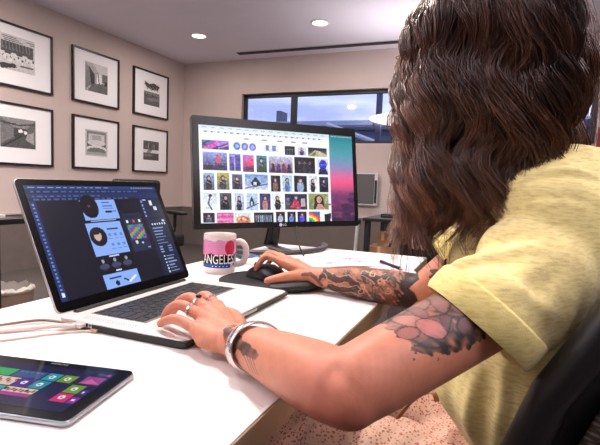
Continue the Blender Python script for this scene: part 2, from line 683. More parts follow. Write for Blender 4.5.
def art(k):
    c = Canvas(44, 40, tone(150))
    if k == 0:
        c.a[:] = tone(200)
        c.rect(0, 0, 1, .2, tone(205))
        for i in range(4):
            c.line(0, .05 + .05 * i, 1, .09 + .045 * i, .015, tone(120))
        c.rect(.1, .2, .95, .55, tone(75))
        for i in range(9):
            c.line(.12 + .09 * i, .2, .14 + .09 * i, .42, .03, tone(120))
        for i in range(9):
            u = .12 + .1 * i
            c.oval(u, .58 + .05 * (i % 3), .08, .09, tone(215))
            c.oval(u + .03, .62 + .04 * (i % 2), .03, .04, tone(60))
        c.poly([(0, .85), (.45, .8), (.5, .9), (.1, 1)], tone(45))
        c.rect(.6, .8, .95, .86, tone(90))
        c.rect(0, 0, .05, 1, tone(90))
    elif k == 1:
        c.a[:] = tone(170)
        c.poly([(0, 0), (.35, .35), (.35, .7), (0, .95)], tone(120))
        c.poly([(0.15, .1), (.4, .38), (.4, .7), (.25, .75)], tone(45))
        c.poly([(.35, 0), (1, 0), (1, .3), (.6, .35)], tone(205))
        c.rect(.5, .35, .72, .72, tone(235))
        c.rect(.76, .3, 1, .6, tone(110))
        c.poly([(.3, .72), (1, .62), (1, 1), (.1, 1)], tone(105))
        c.line(.55, .3, .62, .72, .04, tone(60))
        c.rect(.86, .55, .97, .7, tone(40))
    elif k == 2:
        c.a[:] = tone(236)
        c.poly([(.05, .02), (.35, .1), (.65, .02), (1, .12), (.9, .28), (.5, .34), (.15, .22)], tone(55))
        for i in range(12):
            c.oval(.1 + .07 * i, .14 + .08 * (i % 3), .05, .04, tone(90 + 30 * (i % 3)))
        c.rect(.02, .42, 1, .58, tone(140))
        c.rect(.02, .56, 1, 1, tone(95))
        for i in range(6):
            c.rect(.05 + .16 * i, .48, .12 + .16 * i, .62, tone(70 + 20 * (i % 3)))
        c.poly([(.2, .7), (1, .62), (1, .76), (.3, .84)], tone(130))
    elif k == 3:
        c.a[:] = tone(105)
        c.poly([(0, 0), (1, 0), (.72, .35), (.35, .3)], tone(140))
        c.poly([(0, .12), (.5, .2), (1, .1), (1, .16), (.5, .26), (0, .2)], tone(75))
        c.poly([(0, .2), (.36, .32), (.4, .62), (0, .9)], tone(120))
        c.rect(.36, .32, .74, .62, tone(70))
        c.oval(.56, .42, .07, .06, tone(245))
        c.oval(.7, .46, .05, .06, tone(235))
        c.poly([(.4, .62), (.74, .6), (1, .9), (1, 1), (0, 1), (0, .92)], tone(85))
        c.line(.1, .95, .6, .58, .05, tone(45))
        c.poly([(.76, .5), (.96, .42), (.96, .86), (.7, .7)], tone(165))
    elif k == 4:
        c.a[:] = tone(195)
        c.rect(.06, .06, .94, .95, tone(130))
        c.rect(.14, .14, .86, .5, tone(205))
        c.rect(.3, .2, .7, .42, tone(170))
        c.oval(.5, .55, .44, .14, tone(90))
        c.oval(.5, .5, .40, .12, tone(215))
        c.oval(.5, .72, .46, .12, tone(225))
        c.oval(.5, .78, .4, .1, tone(120))
        c.rect(.06, .84, .94, .95, tone(165))
    else:
        c.a[:] = tone(110)
        c.grad(0, 0, 1, .45, [(0, tone(95)), (1, tone(60))])
        for i in range(10):
            c.rect(.1 * i, .12 + .06 * (i % 3), .1 * i + .06, .42, tone(75 + 25 * (i % 4)))
        c.rect(0, .45, 1, .62, tone(225))
        c.poly([(.3, .45), (.6, .45), (.45, .62), (.2, .62)], tone(150))
        c.rect(0, .62, 1, 1, tone(80))
        c.oval(.3, .75, .3, .08, tone(120))
    n = np.random.default_rng(k).normal(0, 10, c.a.shape[:2])
    c.a += n[..., None]
    return c


PICS = {(0, 0): (0, 'upper left framed black and white photograph of a busy hall, cut by the picture edge', (.43, .46, .56, .55)),
        (1, 0): (1, 'upper middle framed photograph of a bright corridor with a white doorway', (.50, .49, .48, .54)),
        (2, 0): (2, 'upper right framed photograph with a dark treetop band above a grey field', (.51, .49, .46, .52)),
        (0, 1): (3, 'lower left framed dark photograph of a vaulted room with bright windows', (.44, .48, .54, .48)),
        (1, 1): (4, 'lower middle framed photograph of a room with a curved white counter', (.50, .49, .48, .50)),
        (2, 1): (5, 'lower right framed dark photograph split by a pale horizontal band', (.51, .51, .45, .43))}
for (cI, rI), (k, lb, (pu, pv, pw, ph)) in PICS.items():
    y0 = fy + cI * (FW + GX)
    zt = fz - rI * (FH + GZ)
    y1, zb = y0 + FW, zt - FH
    t = Thing('framed_picture', lb, 'picture', (FX, (y0 + y1) / 2, zb), 'framed photographs in two rows on the left wall')
    b = 0.019
    mb = MB()
    slab(FX, FX + 0.03, y0, y1, zt - b, zt, mb)
    slab(FX, FX + 0.03, y0, y1, zb, zb + b, mb)
    slab(FX, FX + 0.03, y0, y0 + b, zb + b, zt - b, mb)
    slab(FX, FX + 0.03, y1 - b, y1, zb + b, zt - b, mb)
    t.part('frame', mb, pframe)
    t.part('mount', slab(FX + 0.002, FX + 0.014, y0 + b, y1 - b, zb + b, zt - b), matm)
    yc, zc = y0 + FW * pu, zt - FH * pv
    hw, hh = FW * pw / 2, FH * ph / 2
    panel('print', art(k), lambda u, v, yc=yc, zc=zc, hw=hw, hh=hh: np.stack([np.full_like(u, FX + 0.0146), yc - hw + 2 * hw * u, zc + hh - 2 * hh * v], 1),
          printm, t.o, off=t.loc)

# ------------------------------------------------------------------ things at the far side of the room
blackm = mat('black_plastic', (18, 18, 20), 0.45)
blackwood = mat('black_laminate', (26, 25, 26), 0.4, noise=0.1, nscale=20)
steelm = mat('brushed_steel', (178, 178, 180), 0.35, metal=0.9)
greym = mat('grey_screen_off', (92, 92, 92), 0.35)

t = Thing('wall_television', 'switched off grey television on the back wall right of the monitor', 'television', (-1.72, YF, 0.74))
t.part('casing', slab(-2.10, -1.385, YF - 0.075, YF - 0.035, 0.735, 1.15), mat('silver_bezel', (205, 205, 208), 0.4), bevel=0.006)
t.part('screen', slab(-2.085, -1.425, YF - 0.078, YF - 0.0745, 0.755, 1.135), greym)
t.part('side_strip', slab(-1.42, -1.392, YF - 0.079, YF - 0.0745, 0.77, 1.06), blackm)  # dark strip down the right side of the screen
t.part('wall_bracket', slab(-1.9, -1.6, YF - 0.036, YF, 0.85, 1.05), blackm)

# second desk in the middle distance
ry = 3.52
t = Thing('black_desk', 'black topped desk with steel legs behind the big monitor', 'desk', (-0.1, ry + 0.3, 0))
t.part('top', slab(-0.93, 0.75, ry - 0.05, ry + 0.62, 0.715, 0.74), blackwood, bevel=0.004)
for x, y in ((-0.90, ry), (0.7, ry), (-0.90, ry + 0.55), (0.7, ry + 0.55)):
    t.part('leg', slab(x - 0.02, x + 0.02, y - 0.02, y + 0.02, 0, 0.715), blackm)
t.part('modesty_panel', slab(-0.88, 0.68, ry + 0.5, ry + 0.52, 0.2, 0.715), mat('dark_panel', (58, 55, 56), 0.7))
mb = MB()
mb.tube([V(-0.66, ry + 0.05, 0.715), V(-0.66, ry + 0.05, 0.0)], 0.012, n=12)
t.part('steel_pole', mb, steelm)
mb = MB()
mb.tube([V(-0.72, ry + 0.18, 0.715), V(-0.86, ry + 0.24, 0.0)], 0.014, n=8)
t.part('brace', mb, blackm)
t = Thing('media_box', 'flat black media box lying on the far black desk', 'box', (-0.73, ry + 0.2, 0.74))
t.part('casing', slab(-0.83, -0.63, ry + 0.12, ry + 0.26, 0.74, 0.768), blackm, bevel=0.004)
t.part('front_strip', slab(-0.82, -0.64, ry + 0.117, ry + 0.121, 0.75, 0.758), mat('grey_strip', (70, 70, 74), 0.3))
t = Thing('media_box', 'small black box standing behind the flat one on the far black desk', 'box', (-0.66, ry + 0.38, 0.74))
t.part('casing', slab(-0.74, -0.55, ry + 0.33, ry + 0.46, 0.74, 0.79), blackm, bevel=0.004)
t.part('front_strip', slab(-0.73, -0.56, ry + 0.327, ry + 0.331, 0.76, 0.765), mat('grey_strip', (70, 70, 74), 0.3))
cardm = mat('cardboard', (150, 108, 76), 0.85, noise=0.08, nscale=30)
tapem = mat('parcel_tape', (196, 168, 132), 0.35)
for (x0, x1, y0, y1, z0, z1, lb) in ((-0.93, -0.73, ry + 0.12, ry + 0.36, 0.0, 0.50, 'larger brown cardboard box standing under the far black desk'),
                                     (-0.86, -0.765, ry + 0.16, ry + 0.30, 0.50, 0.615, 'small brown cardboard box stacked on the larger one under the far desk')):
    t = Thing('cardboard_box', lb, 'box', ((x0 + x1) / 2, (y0 + y1) / 2, z0))
    t.part('carton', slab(x0, x1, y0, y1, z0, z1), cardm, bevel=0.002)
    xm = (x0 + x1) / 2
    t.part('tape', slab(xm - 0.012, xm + 0.012, y0 - 0.001, y1 + 0.001, z0 + (z1 - z0) * .45, z1 + 0.001), tapem)
# slim steel floor stand right of the monitor
t = Thing('floor_stand', 'slim leaning silver pole seen between the monitor and the far desk', 'stand', (-0.87, 3.1, 0))
mb = MB()
mb.tube([V(-0.862, 3.10, 0.72), V(-0.885, 3.06, 0.012)], 0.0135, n=14)
t.part('pole', mb, mat('satin_silver', (205, 203, 202), 0.4, metal=0.6), smooth=40)
mb = MB()
mb.lathe([(0.001, 0.0), (0.13, 0.0), (0.13, 0.01), (0.02, 0.02), (0.001, 0.02)], (-0.885, 3.06, 0), 32)
t.part('base', mb, blackm, smooth=30)
mb = MB()
mb.lathe([(0.001, 0), (0.02, 0), (0.02, 0.03), (0.001, 0.03)], (-0.862, 3.10, 0.72), 20)
t.part('cap', mb, blackm)

# small black table at the far left with a paper on it
t = Thing('side_table', 'black side table at the left edge beside the waste basket', 'table', (-2.5, 1.58, 0))
t.part('top', slab(-2.98, -2.33, 1.43, 1.735, 0.71, 0.74), blackwood, bevel=0.004)
mb = MB()
mb.box((-2.44, 1.6, 0.36), (0.09, 0.075, 0.70))
t.part('column', mb, blackm)
mb = MB()
mb.lathe([(0.001, 0.0), (0.24, 0.0), (0.24, 0.012), (0.05, 0.03), (0.001, 0.03)], (-2.5, 1.58, 0), 36)
t.part('foot', mb, blackm, smooth=30)
mb = MB()
for i in range(4):
    mb.box((-2.52, 1.62, 0.7415 + i * 0.004), (0.2, 0.13, 0.003))
o = link('paper_stack', mb, mat('paper_white', (238, 234, 230), 0.8))
tag(o, 'small stack of white papers on the black side table', 'paper')

# waste basket with a clear liner
bx, by = -2.68, 1.88
t = Thing('waste_basket', 'taupe waste basket with a clear plastic liner on the carpet', 'basket', (bx, by, 0))
mb = MB()
mb.lathe([(0.095, 0.0), (0.10, 0.006), (0.135, 0.266), (0.141, 0.270), (0.141, 0.282), (0.132, 0.282), (0.128, 0.266), (0.096, 0.012), (0.001, 0.012)], (bx, by, 0), 48)
t.part('basket', mb, mat('basket_weave', (150, 128, 112), 0.7, bump=0.9, bscale=120, stretch=(1, 1, 6)), smooth=40)
mb = MB()
rings = []
r_l = np.random.default_rng(3)
for z, r in ((0.12, 0.106), (0.20, 0.115), (0.265, 0.122), (0.284, 0.123), (0.300, 0.121), (0.292, 0.131), (0.286, 0.1385), (0.280, 0.1375)):
    rings.append([V(bx + (r + 0.004 * math.sin(9 * a + 20 * z) + r_l.normal(0, .0016)) * math.cos(a),
                    by + (r + 0.004 * math.sin(9 * a + 20 * z)) * math.sin(a), z + (0.004 * math.sin(5 * a) + 0.005 * math.sin(11 * a + 1) + 0.004 * math.sin(23 * a)) * (z > .283) + r_l.normal(0, .002)) for a in np.linspace(0, 2 * math.pi, 60, endpoint=False)])
mb.ring_loft(rings, cap=False)
linm = mat('plastic_liner', (225, 220, 214), 0.25, trans=0.35, spec=0.6)
t.part('liner', mb, linm, smooth=60)

# dark office chair half hidden by the laptop
cxo, cyo = -2.48, 3.10
fabric_dark = mat('dark_seat_fabric', (24, 23, 25), 0.8, bump=0.3, bscale=200)
t = Thing('office_chair', 'dark office chair with armrests behind the laptop screen', 'chair', (cxo - 0.1, cyo + 0.1, 0))
ca = math.radians(-20)
Rz = np.array([[math.cos(ca), -math.sin(ca), 0], [math.sin(ca), math.cos(ca), 0], [0, 0, 1]])


def cpt(x, y, z):
    return Rz @ V(x, y, z) + V(cxo - 0.21, cyo, 0)


mb = MB()
mb.box(cpt(0, 0, 0.47), (0.46, 0.46, 0.11), Rz)
t.part('seat', mb, fabric_dark, bevel=0.03)
mb = MB()
mb.box(cpt(-0.235, 0.03, 0.765), (0.07, 0.44, 0.40), Rz)
t.part('backrest', mb, fabric_dark, bevel=0.03)
for s in (-1, 1):
    mb = MB()
    mb.box(cpt(0.02, s * 0.27, 0.685), (0.25, 0.07, 0.028), Rz)
    t.part('armrest', mb, blackm, bevel=0.01)
    mb = MB()
    mb.tube([cpt(0.0, s * 0.27, 0.67), cpt(-0.02, s * 0.27, 0.52), cpt(-0.02, s * 0.2, 0.43)], 0.016, n=8, res=10)
    t.part('arm_post', mb, blackm)
mb = MB()
mb.tube([cpt(0, 0, 0.42), cpt(0, 0, 0.08)], 0.03, n=14)
t.part('column', mb, blackm)
mb = MB()
mb.tube([cpt(-0.1, 0, 0.43), cpt(-0.24, 0, 0.47), cpt(-0.255, 0, 0.62)], 0.02, n=10, res=10)
t.part('back_bracket', mb, blackm)
for k in range(5):
    a = 2 * math.pi * k / 5 + .3
    mb = MB()
    e = V(0.27 * math.cos(a), 0.27 * math.sin(a), 0)
    mb.tube([cpt(0, 0, 0.1), cpt(e[0], e[1], 0.065)], [0.022, 0.014], n=8)
    lg = t.part('leg', mb, blackm)
    mb = MB()
    mb.ball(cpt(e[0], e[1], 0.028), 0.028, 12)
    link('caster', mb, blackm, lg, off=t.loc, smooth=40)

# red board on the back wall at the right
t = Thing('red_board', 'red board with a pale edge on the back wall by the hair', 'board', (1.2, YF, 1.2))
t.part('board', slab(0.965, 1.6, YF - 0.03, YF, 1.12, 1.70), mat('red_paint', (150, 24, 38), 0.5))
t.part('edge_strip', slab(1.02, 1.03, YF - 0.034, YF - 0.03, 1.12, 1.70), mat('pale_strip', (230, 200, 190), 0.5))
# ------------------------------------------------------------------ the white desk
DZ = 0.74
DX0, DX1, DY0, DY1 = -0.798, -0.207, -0.15, 1.665
deskm = mat('white_desktop', (236, 230, 226), 0.38, spec=0.4)
edgem = mat('taupe_edge', (150, 128, 106), 0.4, metal=0.35)
t = Thing('desk', 'long white desk with a taupe edge band that the woman works at', 'desk', ((DX0 + DX1) / 2, (DY0 + DY1) / 2, 0))
t.part('top', slab(DX0 + .003, DX1 - .003, DY0 + .003, DY1 - .003, DZ - 0.033, DZ), deskm)
mb = MB()
slab(DX1 - 0.003, DX1, DY0, DY1, DZ - 0.034, DZ - 0.0008, mb)
slab(DX0, DX0 + 0.003, DY0, DY1, DZ - 0.034, DZ - 0.0008, mb)
slab(DX0 + .003, DX1 - .003, DY1 - .003, DY1, DZ - 0.034, DZ - 0.0008, mb)
slab(DX0 + .003, DX1 - .003, DY0, DY0 + .003, DZ - 0.034, DZ - 0.0008, mb)
t.part('edge_band', mb, edgem)
for x in (DX0 + 0.06, DX1 - 0.08):
    for y in (DY0 + 0.08, DY1 - 0.1):
        t.part('leg', slab(x - 0.025, x + 0.025, y - 0.025, y + 0.025, 0, DZ - 0.034), steelm)
for y in (DY0 + 0.08, DY1 - 0.1):
    t.part('crossbar', slab(DX0 + 0.085, DX1 - 0.105, y - 0.015, y + 0.015, DZ - 0.075, DZ - 0.034), steelm)
t.part('rail', slab(DX0 + 0.05, DX0 + 0.07, DY0 + 0.105, DY1 - 0.125, DZ - 0.10, DZ - 0.04), steelm)

# ------------------------------------------------------------------ laptop (local frame: x along the front edge, y towards the hinge)
LW, LD = 0.359, 0.247
t = Thing('laptop', 'open silver laptop with a dark image editor on its screen', 'laptop', (-0.3905, 0.531, DZ), rot=math.radians(90.8))
alu = mat('aluminium', (232, 227, 224), 0.42, metal=0.35)
alu2 = mat('aluminium_side', (196, 192, 190), 0.4, metal=0.75)
shell = mat('black_shell', (20, 20, 22), 0.5)
mb = MB()
mb.prism(round_rect(LW, LD, 0.012, 6, LW / 2, LD / 2), 0.0045, 0.0135)
base = t.part('base', mb, alu, bevel=0.0012, smooth=40)
mb = MB()  # black protective shell: a tray round the front and sides, cut open at the ports
mb.prism(round_rect(LW + 0.003, LD * 0.99, 0.012, 6, LW / 2, LD / 2), 0.0008, 0.0044)
for x0, x1, y0, y1 in ((-0.0016, LW + 0.0016, -0.0016, -0.0002), (-0.0016, -0.0002, 0.0, LD * 0.70), (LW + 0.0002, LW + 0.0016, 0.0, LD * 0.70)):
    slab(x0, x1, y0 + (0.008 if x1 - x0 > .1 else .008) * 0, y1, 0.004, 0.0112, mb)
t.part('bottom_shell', mb, shell)
# port cut-outs
mb = MB()
for y0, y1, z0, z1 in ((0.182, 0.198, 0.0062, 0.0115), (0.203, 0.213, 0.0068, 0.0105), (0.176, 0.179, 0.0078, 0.0105)):
    slab(-0.0006, 0.0004, y0, y1, z0, z1, mb)
t.part('ports', mb, mat('port_dark', (12, 12, 14), 0.4), base)
mb = MB()
slab(0.142, 0.217, -0.0021, -0.0016, 0.0058, 0.0108, mb)
t.part('thumb_scoop', mb, mat('scoop_metal', (160, 158, 156), 0.4, metal=0.6), base)
# keyboard well, keys
KX0, KX1, KY0, KY1 = 0.040, 0.319, 0.104, 0.213
keym = mat('key_black', (46, 46, 50), 0.45)
well = mat('key_well', (120, 118, 118), 0.5, metal=0.4)
kb = t.part('keyboard', slab(KX0 - .002, KX1 + .002, KY0 - .002, KY1 + .002, 0.0135, 0.0138), well)
rowsK = [(0.010, [1] * 14), (0.019, [1] * 13 + [1.5]), (0.019, [1.5] + [1] * 13), (0.019, [1.8] + [1] * 11 + [1.8]), (0.019, [2.35] + [1] * 10 + [2.35]), (0.021, [1, 1, 1, 1.25, 5.2, 1.25, 1, .85, .85, .85])]
ycur = KY1
first_key = {}
for hgt, ws in rowsK:
    tot = sum(ws)
    x = KX0
    for w_ in ws:
        wd = (KX1 - KX0) * w_ / tot
        key = (round(wd, 5), hgt)
        cx_, cy_ = x + wd / 2, ycur - hgt / 2
        if key not in first_key:
            mb = MB()
            mb.prism(round_rect(wd - 0.003, hgt - 0.003, 0.0014, 2), 0.0, 0.0012)
            me = link('key', mb, keym, kb)
            first_key[key] = me
            me.location = (cx_, cy_, 0.0138)
        else:
            c = first_key[key].copy()
            COL.objects.link(c)
            c.parent = kb
            c.location = (cx_, cy_, 0.0138)
        x += wd
    ycur -= hgt - 0.0004
mb = MB()
for gx in (0.018, 0.341):
    for i in range(3):
        for j in range(24):
            slab(gx - .006 + i * .005, gx - .006 + i * .005 + .0016, KY0 + j * .0045, KY0 + j * .0045 + .0016, 0.01352, 0.0136, mb)
t.part('speaker_grille', mb, mat('grille_dark', (70, 70, 70), 0.6))
mb = MB()
mb.prism(round_rect(0.105, 0.076, 0.004, 4, LW / 2, 0.054), 0.0135, 0.01365)
t.part('trackpad', mb, mat('trackpad', (236, 232, 230), 0.35, metal=0.3))
mb = MB()
mb.tube([V(0.03, LD - 0.006, 0.0125), V(LW - 0.03, LD - 0.006, 0.0125)], 0.0055, n=14)
t.part('hinge', mb, shell, smooth=40)
# lid, leaning back 65 degrees from the desk
la = math.radians(65.0)
UPV, NRM = V(0, math.cos(la), math.sin(la)), V(0, -math.sin(la), math.cos(la))
LH = 0.243
HO = V(0, LD - 0.003, 0.0125)


def lidp(x, h, n):
    return HO + V(x, 0, 0) + UPV * h + NRM * n


def lid_plate(outline, n0, n1):
    m_ = MB()
    m_.ring_loft([[lidp(x, h, n0) for x, h in outline], [lidp(x, h, n1) for x, h in outline]])
    return m_


lid = t.part('lid', lid_plate(round_rect(LW, LH - .004, 0.011, 6, LW / 2, LH / 2 + .002), -0.0055, -0.0008), alu2, bevel=0.001, smooth=40)
t.part('bezel', lid_plate(round_rect(LW - 0.002, LH - .006, 0.0105, 6, LW / 2, LH / 2 + .002), -0.0008, 0.0), mat('black_glass', (8, 8, 10), 0.12), lid)

# what the laptop screen shows
c = Canvas(230, 142, (13, 15, 34))
c.rect(0, 0, 1, .035, (32, 60, 118))
c.rect(0, .035, 1, .075, (20, 36, 78))
c.rect(0, .075, 1, .135, (26, 46, 96))
c.rect(0, .115, .78, .14, (22, 30, 62))
r2 = np.random.default_rng(5)
u = .02
while u < .55:
    w_ = r2.uniform(.02, .045)
    c.rect(u, .013, u + w_, .023, (150, 168, 214))
    u += w_ + .02
u = .76
while u < .97:
    c.rect(u, .012, u + .012, .024, (170, 190, 235))
    u += .022
for v0, n_ in ((.052, 18), (.093, 12), (.122, 16)):
    u = .03
    for i in range(n_):
        w_ = r2.uniform(.012, .04)
        c.rect(u, v0, u + w_, v0 + .010, (70, 94, 152))
        u += w_ + .016
c.rect(0, .14, .038, 1, (24, 46, 100))
for i in range(24):
    c.rect(.013, .165 + .033 * i, .025, .18 + .033 * i, (110, 140, 205))
c.rect(.013, .93, .03, .965, (230, 235, 245))
pale = (140, 178, 250)
c.rect(.312, .142, .578, .335, pale)
c.oval(.372, .205, .064, .115, (10, 10, 22))
c.rect(.36, .19, .378, .21, (120, 60, 80))
for v_ in (.165, .2, .225):
    c.rect(.47, v_, .47 + r2.uniform(.05, .09), v_ + .008, (80, 110, 180))
c.rect(.48, .255, .53, .275, (20, 30, 60))
c.rect(.535, .255, .565, .27, (90, 120, 190))
c.rect(.312, .335, .572, .362, (10, 12, 26))
c.rect(.35, .343, .54, .354, (190, 205, 240))
c.rect(.30, .365, .565, .68, pale)
c.oval(.365, .50, .062, .092, (22, 20, 34))
c.oval(.36, .49, .026, .05, (210, 175, 160))
c.oval(.352, .452, .032, .03, (40, 28, 32))
c.rect(.445, .43, .53, .447, (24, 36, 80))
for i in range(3):
    for j in range(2):
        c.oval(.45 + .045 * i, .495 + .095 * j, .012, .016, (96, 138, 200))
        c.rect(.436 + .045 * i, .53 + .095 * j, .464 + .045 * i, .538 + .095 * j, (90, 122, 190))
c.rect(.295, .68, .575, .86, (7, 8, 18))
c.rect(.39, .69, .47, .703, (200, 212, 245))
for i in range(3):
    c.oval(.335 + .09 * i, .735, .011, .018, (150, 160, 190))
    c.oval(.335 + .09 * i, .785, .036, .028, (62, 70, 100))
    c.rect(.322 + .09 * i, .80, .348 + .09 * i, .825, (40, 46, 70))
c.rect(.41, .828, .452, .846, (215, 222, 250))
c.rect(.30, .862, .57, .99, pale)
c.rect(.34, .895, .43, .908, (22, 34, 70))
c.oval(.39, .955, .016, .024, (20, 26, 50))
c.line(.45, .93, .49, .965, .014, (18, 22, 40))
c.line(.485, .965, .54, .925, .018, (240, 244, 250))
# colour panel
c.rect(.60, .295, .765, .70, (30, 44, 74))
c.rect(.605, .31, .76, .345, (22, 32, 58))
for v_, cols in ((.365, [(240, 240, 245), (60, 40, 60), (230, 60, 70), (30, 30, 60), (245, 245, 250)]),):
    for i, cc in enumerate(cols):
        c.rect(.618 + .027 * i, v_, .636 + .027 * i, v_ + .03, cc)
for j in range(8):
    for i in range(12):
        hsv = ((i * .13 + j * .23) % 1.0)
        col_ = np.array([abs(hsv * 6 - 3) - 1, 2 - abs(hsv * 6 - 2), 2 - abs(hsv * 6 - 4)]).clip(0, 1) * 130 + 50
        if j < 2:
            col_ = col_ * .5 + np.array([60, 110, 160]) * .5
        c.rect(.612 + .0118 * i, .415 + .019 * j, .612 + .0118 * (i + 1), .415 + .019 * (j + 1), col_)
c.oval(.65, .60, .012, .018, (220, 220, 230))
c.oval(.70, .615, .008, .012, (200, 200, 210))
c.rect(.735, .665, .755, .675, (150, 160, 190))
# right hand panels
c.rect(.80, .14, 1, 1, (18, 32, 62))
c.rect(.80, .14, .83, .36, (24, 44, 88))
for i in range(5):
    c.rect(.808, .165 + .04 * i, .82, .182 + .04 * i, (150, 170, 220))
c.rect(.83, .15, .86, .165, (170, 190, 230))
c.rect(.885, .165, .915, .215, (230, 235, 245))
c.rect(.915, .235, .945, .275, (215, 222, 240))
c.rect(.80, .36, 1, .372, (10, 18, 40))
c.oval(.965, .40, .012, .014, (190, 205, 235))
for i in range(6):
    c.rect(.84 + .025 * i, .42, .852 + .025 * i, .447, (215, 225, 250))
for i in range(6):
    c.rect(.835, .475 + .034 * i, .835 + r2.uniform(.07, .12), .486 + .034 * i, (130, 152, 205))
for i in range(3):
    c.rect(.84, .685 + .028 * i, .87, .697 + .028 * i, (150, 170, 215))
    c.rect(.92, .685 + .028 * i, .96, .697 + .028 * i, (120, 140, 195))
for i in range(6):
    c.rect(.85, .79 + .034 * i, .862, .806 + .034 * i, (225, 232, 250))
    c.rect(.872, .793 + .034 * i, .872 + r2.uniform(.05, .1), .803 + .034 * i, (150, 168, 215))
scrm = mat_attr('laptop_display', 0.15, emit=1.0)
panel('screen', c, lambda u, v: np.array([lidp(0.0138 + 0.3315 * a, LH - 0.013 - 0.2085 * b, 0.00025) for a, b in zip(u, v)]), scrm, lid)

# ------------------------------------------------------------------ tablet
A_, B_ = V(-0.386, 0.4295, 0), V(-0.360, 0.3075, 0)
sd = unit(B_ - A_)
ld_ = V(sd[1], -sd[0], 0)
if ld_[0] > 0:
    ld_ = -ld_
TS, TL_ = float(np.linalg.norm(B_ - A_)), 0.222
ang = math.atan2(-ld_[1], -ld_[0])
tc_ = (A_ + B_) / 2 + ld_ * TL_ / 2
t = Thing('tablet', 'black tablet with colourful app tiles lying in front of the laptop', 'tablet', (tc_[0], tc_[1], DZ), rot=ang)
mb = MB()
mb.prism(round_rect(TL_, TS, 0.009, 6), 0.0012, 0.0068)
body_t = t.part('body', mb, mat('tablet_silver', (176, 182, 188), 0.3, metal=0.8), bevel=0.0018, smooth=40)
mb = MB()
mb.prism(round_rect(TL_ - 0.003, TS - 0.003, 0.008, 6), 0.0066, 0.0079)
t.part('glass', mb, mat('tablet_glass', (16, 19, 22), 0.1, spec=0.2), smooth=40)
c = Canvas(190, 96, (16, 17, 66))
c.rect(0, 0, 1, .06, (14, 14, 50))
c.rect(.90, .05, .955, .10, (60, 60, 110))
c.rect(.96, .05, .985, .10, (190, 60, 150))


def tile(u0, v0, u1, v1, col_):
    c.rect(u0, v0, u1, v1, col_)


rv = [.20, .41, .62]
rh = .19
tile(.10, rv[0], .19, rv[0] + rh, (190, 60, 60))
tile(.20, rv[0], .39, rv[0] + rh, (20, 170, 90))
tile(.40, rv[0], .60, rv[0] + rh, (44, 80, 130))
tile(.61, rv[0], .705, rv[0] + rh, (34, 150, 168))
tile(.715, rv[0], .81, rv[0] + rh, (112, 150, 30))
tile(.10, rv[1], .285, rv[1] + rh, (60, 90, 180))
tile(.295, rv[1], .495, rv[1] + rh, (226, 196, 186))
tile(.505, rv[1], .60, rv[1] + rh, (78, 28, 140))
tile(.61, rv[1], .705, rv[1] + rh, (30, 140, 160))
tile(.10, rv[2], .285, rv[2] + rh, (200, 90, 30))
tile(.295, rv[2], .495, rv[2] + rh, (40, 160, 165))
tile(.505, rv[2], .705, rv[2] + rh * .62, (225, 200, 180))
tile(.505, rv[2] + rh * .62, .705, rv[2] + rh, (170, 30, 140))
for i in range(10):
    c.oval(.305 + .02 * i, rv[1] + .05 + .04 * (i % 3), .009, .036, [(140, 40, 40), (60, 30, 50), (200, 150, 120)][i % 3])
for i in range(9):
    c.oval(.515 + .022 * i, rv[2] + .055 + .02 * (i % 2), .010, .032, [(60, 30, 30), (150, 90, 60), (90, 110, 60)][i % 3])
for i in range(5):
    c.rect(.415 + .035 * i, rv[0] + .03, .435 + .035 * i, rv[0] + .05, (90, 130, 180))
tile(.86, .16, .985, .35, (150, 60, 130))
c.poly([(.86, .35), (.90, .22), (.985, .33)], (206, 96, 156))
tile(.84, rv[1], .935, rv[1] + rh, (110, 150, 30))
tile(.84, rv[2], .935, rv[2] + rh, (214, 34, 110))
tile(.945, rv[1] + .09, .985, rv[1] + rh, (70, 40, 150))
tile(.945, rv[2] + .06, .995, rv[2] + rh, (140, 30, 150))
for (u_, v_) in ((.657, rv[0] + .09), (.762, rv[0] + .09), (.552, rv[1] + .09), (.657, rv[1] + .09), (.887, rv[1] + .09), (.887, rv[2] + .09)):
    c.oval(u_, v_, .018, .045, (235, 240, 245))
    c.rect(u_ - .007, v_ - .014, u_ + .007, v_ + .022, (60, 120, 130))
c.rect(.956, rv[1] + .12, .97, rv[1] + .16, (240, 240, 245))
c.rect(.958, rv[2] + .10, .98, rv[2] + .14, (230, 220, 240))
SW, SH = TL_ - 0.034, TS - 0.029
panel('screen', c, lambda u, v: np.stack([-SW / 2 + SW * u, SH / 2 - SH * v, np.full_like(u, 0.0081)], 1), mat_attr('tablet_display', 0.1, emit=0.9, spec=0.2), t.o)
t.part('maker_name', text_mb('SAMSUNG', 0.0052, lambda q: np.stack([q[:, 0] + 0.012, q[:, 1] + TS / 2 - 0.0075, np.full(len(q), 0.0081)], 1)), mat('grey_print', (150, 154, 158), 0.5), body_t)

# ------------------------------------------------------------------ monitor
t = Thing('monitor', 'large black monitor showing a grid of image thumbnails', 'monitor', (-0.70, 1.50, DZ))
yw, tl = math.radians(49.53), math.radians(7.756)
ro = math.radians(0.72)
MEX = V(math.cos(yw), math.sin(yw), 0)
MN = V(math.sin(yw), -math.cos(yw), 0)
MEZ = V(0, 0, 1) * math.cos(tl) - MN * math.sin(tl)
MEX, MEZ = MEX * math.cos(ro) + MEZ * math.sin(ro), -MEX * math.sin(ro) + MEZ * math.cos(ro)
MNN = unit(np.cross(MEX, MEZ))
if MNN @ MN < 0:
    MNN = -MNN
MC = V(-0.6965, 1.489, 1.0105)
MW, MH = 0.630, 0.372


def monp(x, z, n):
    return MC + MEX * x + MEZ * z + MNN * n


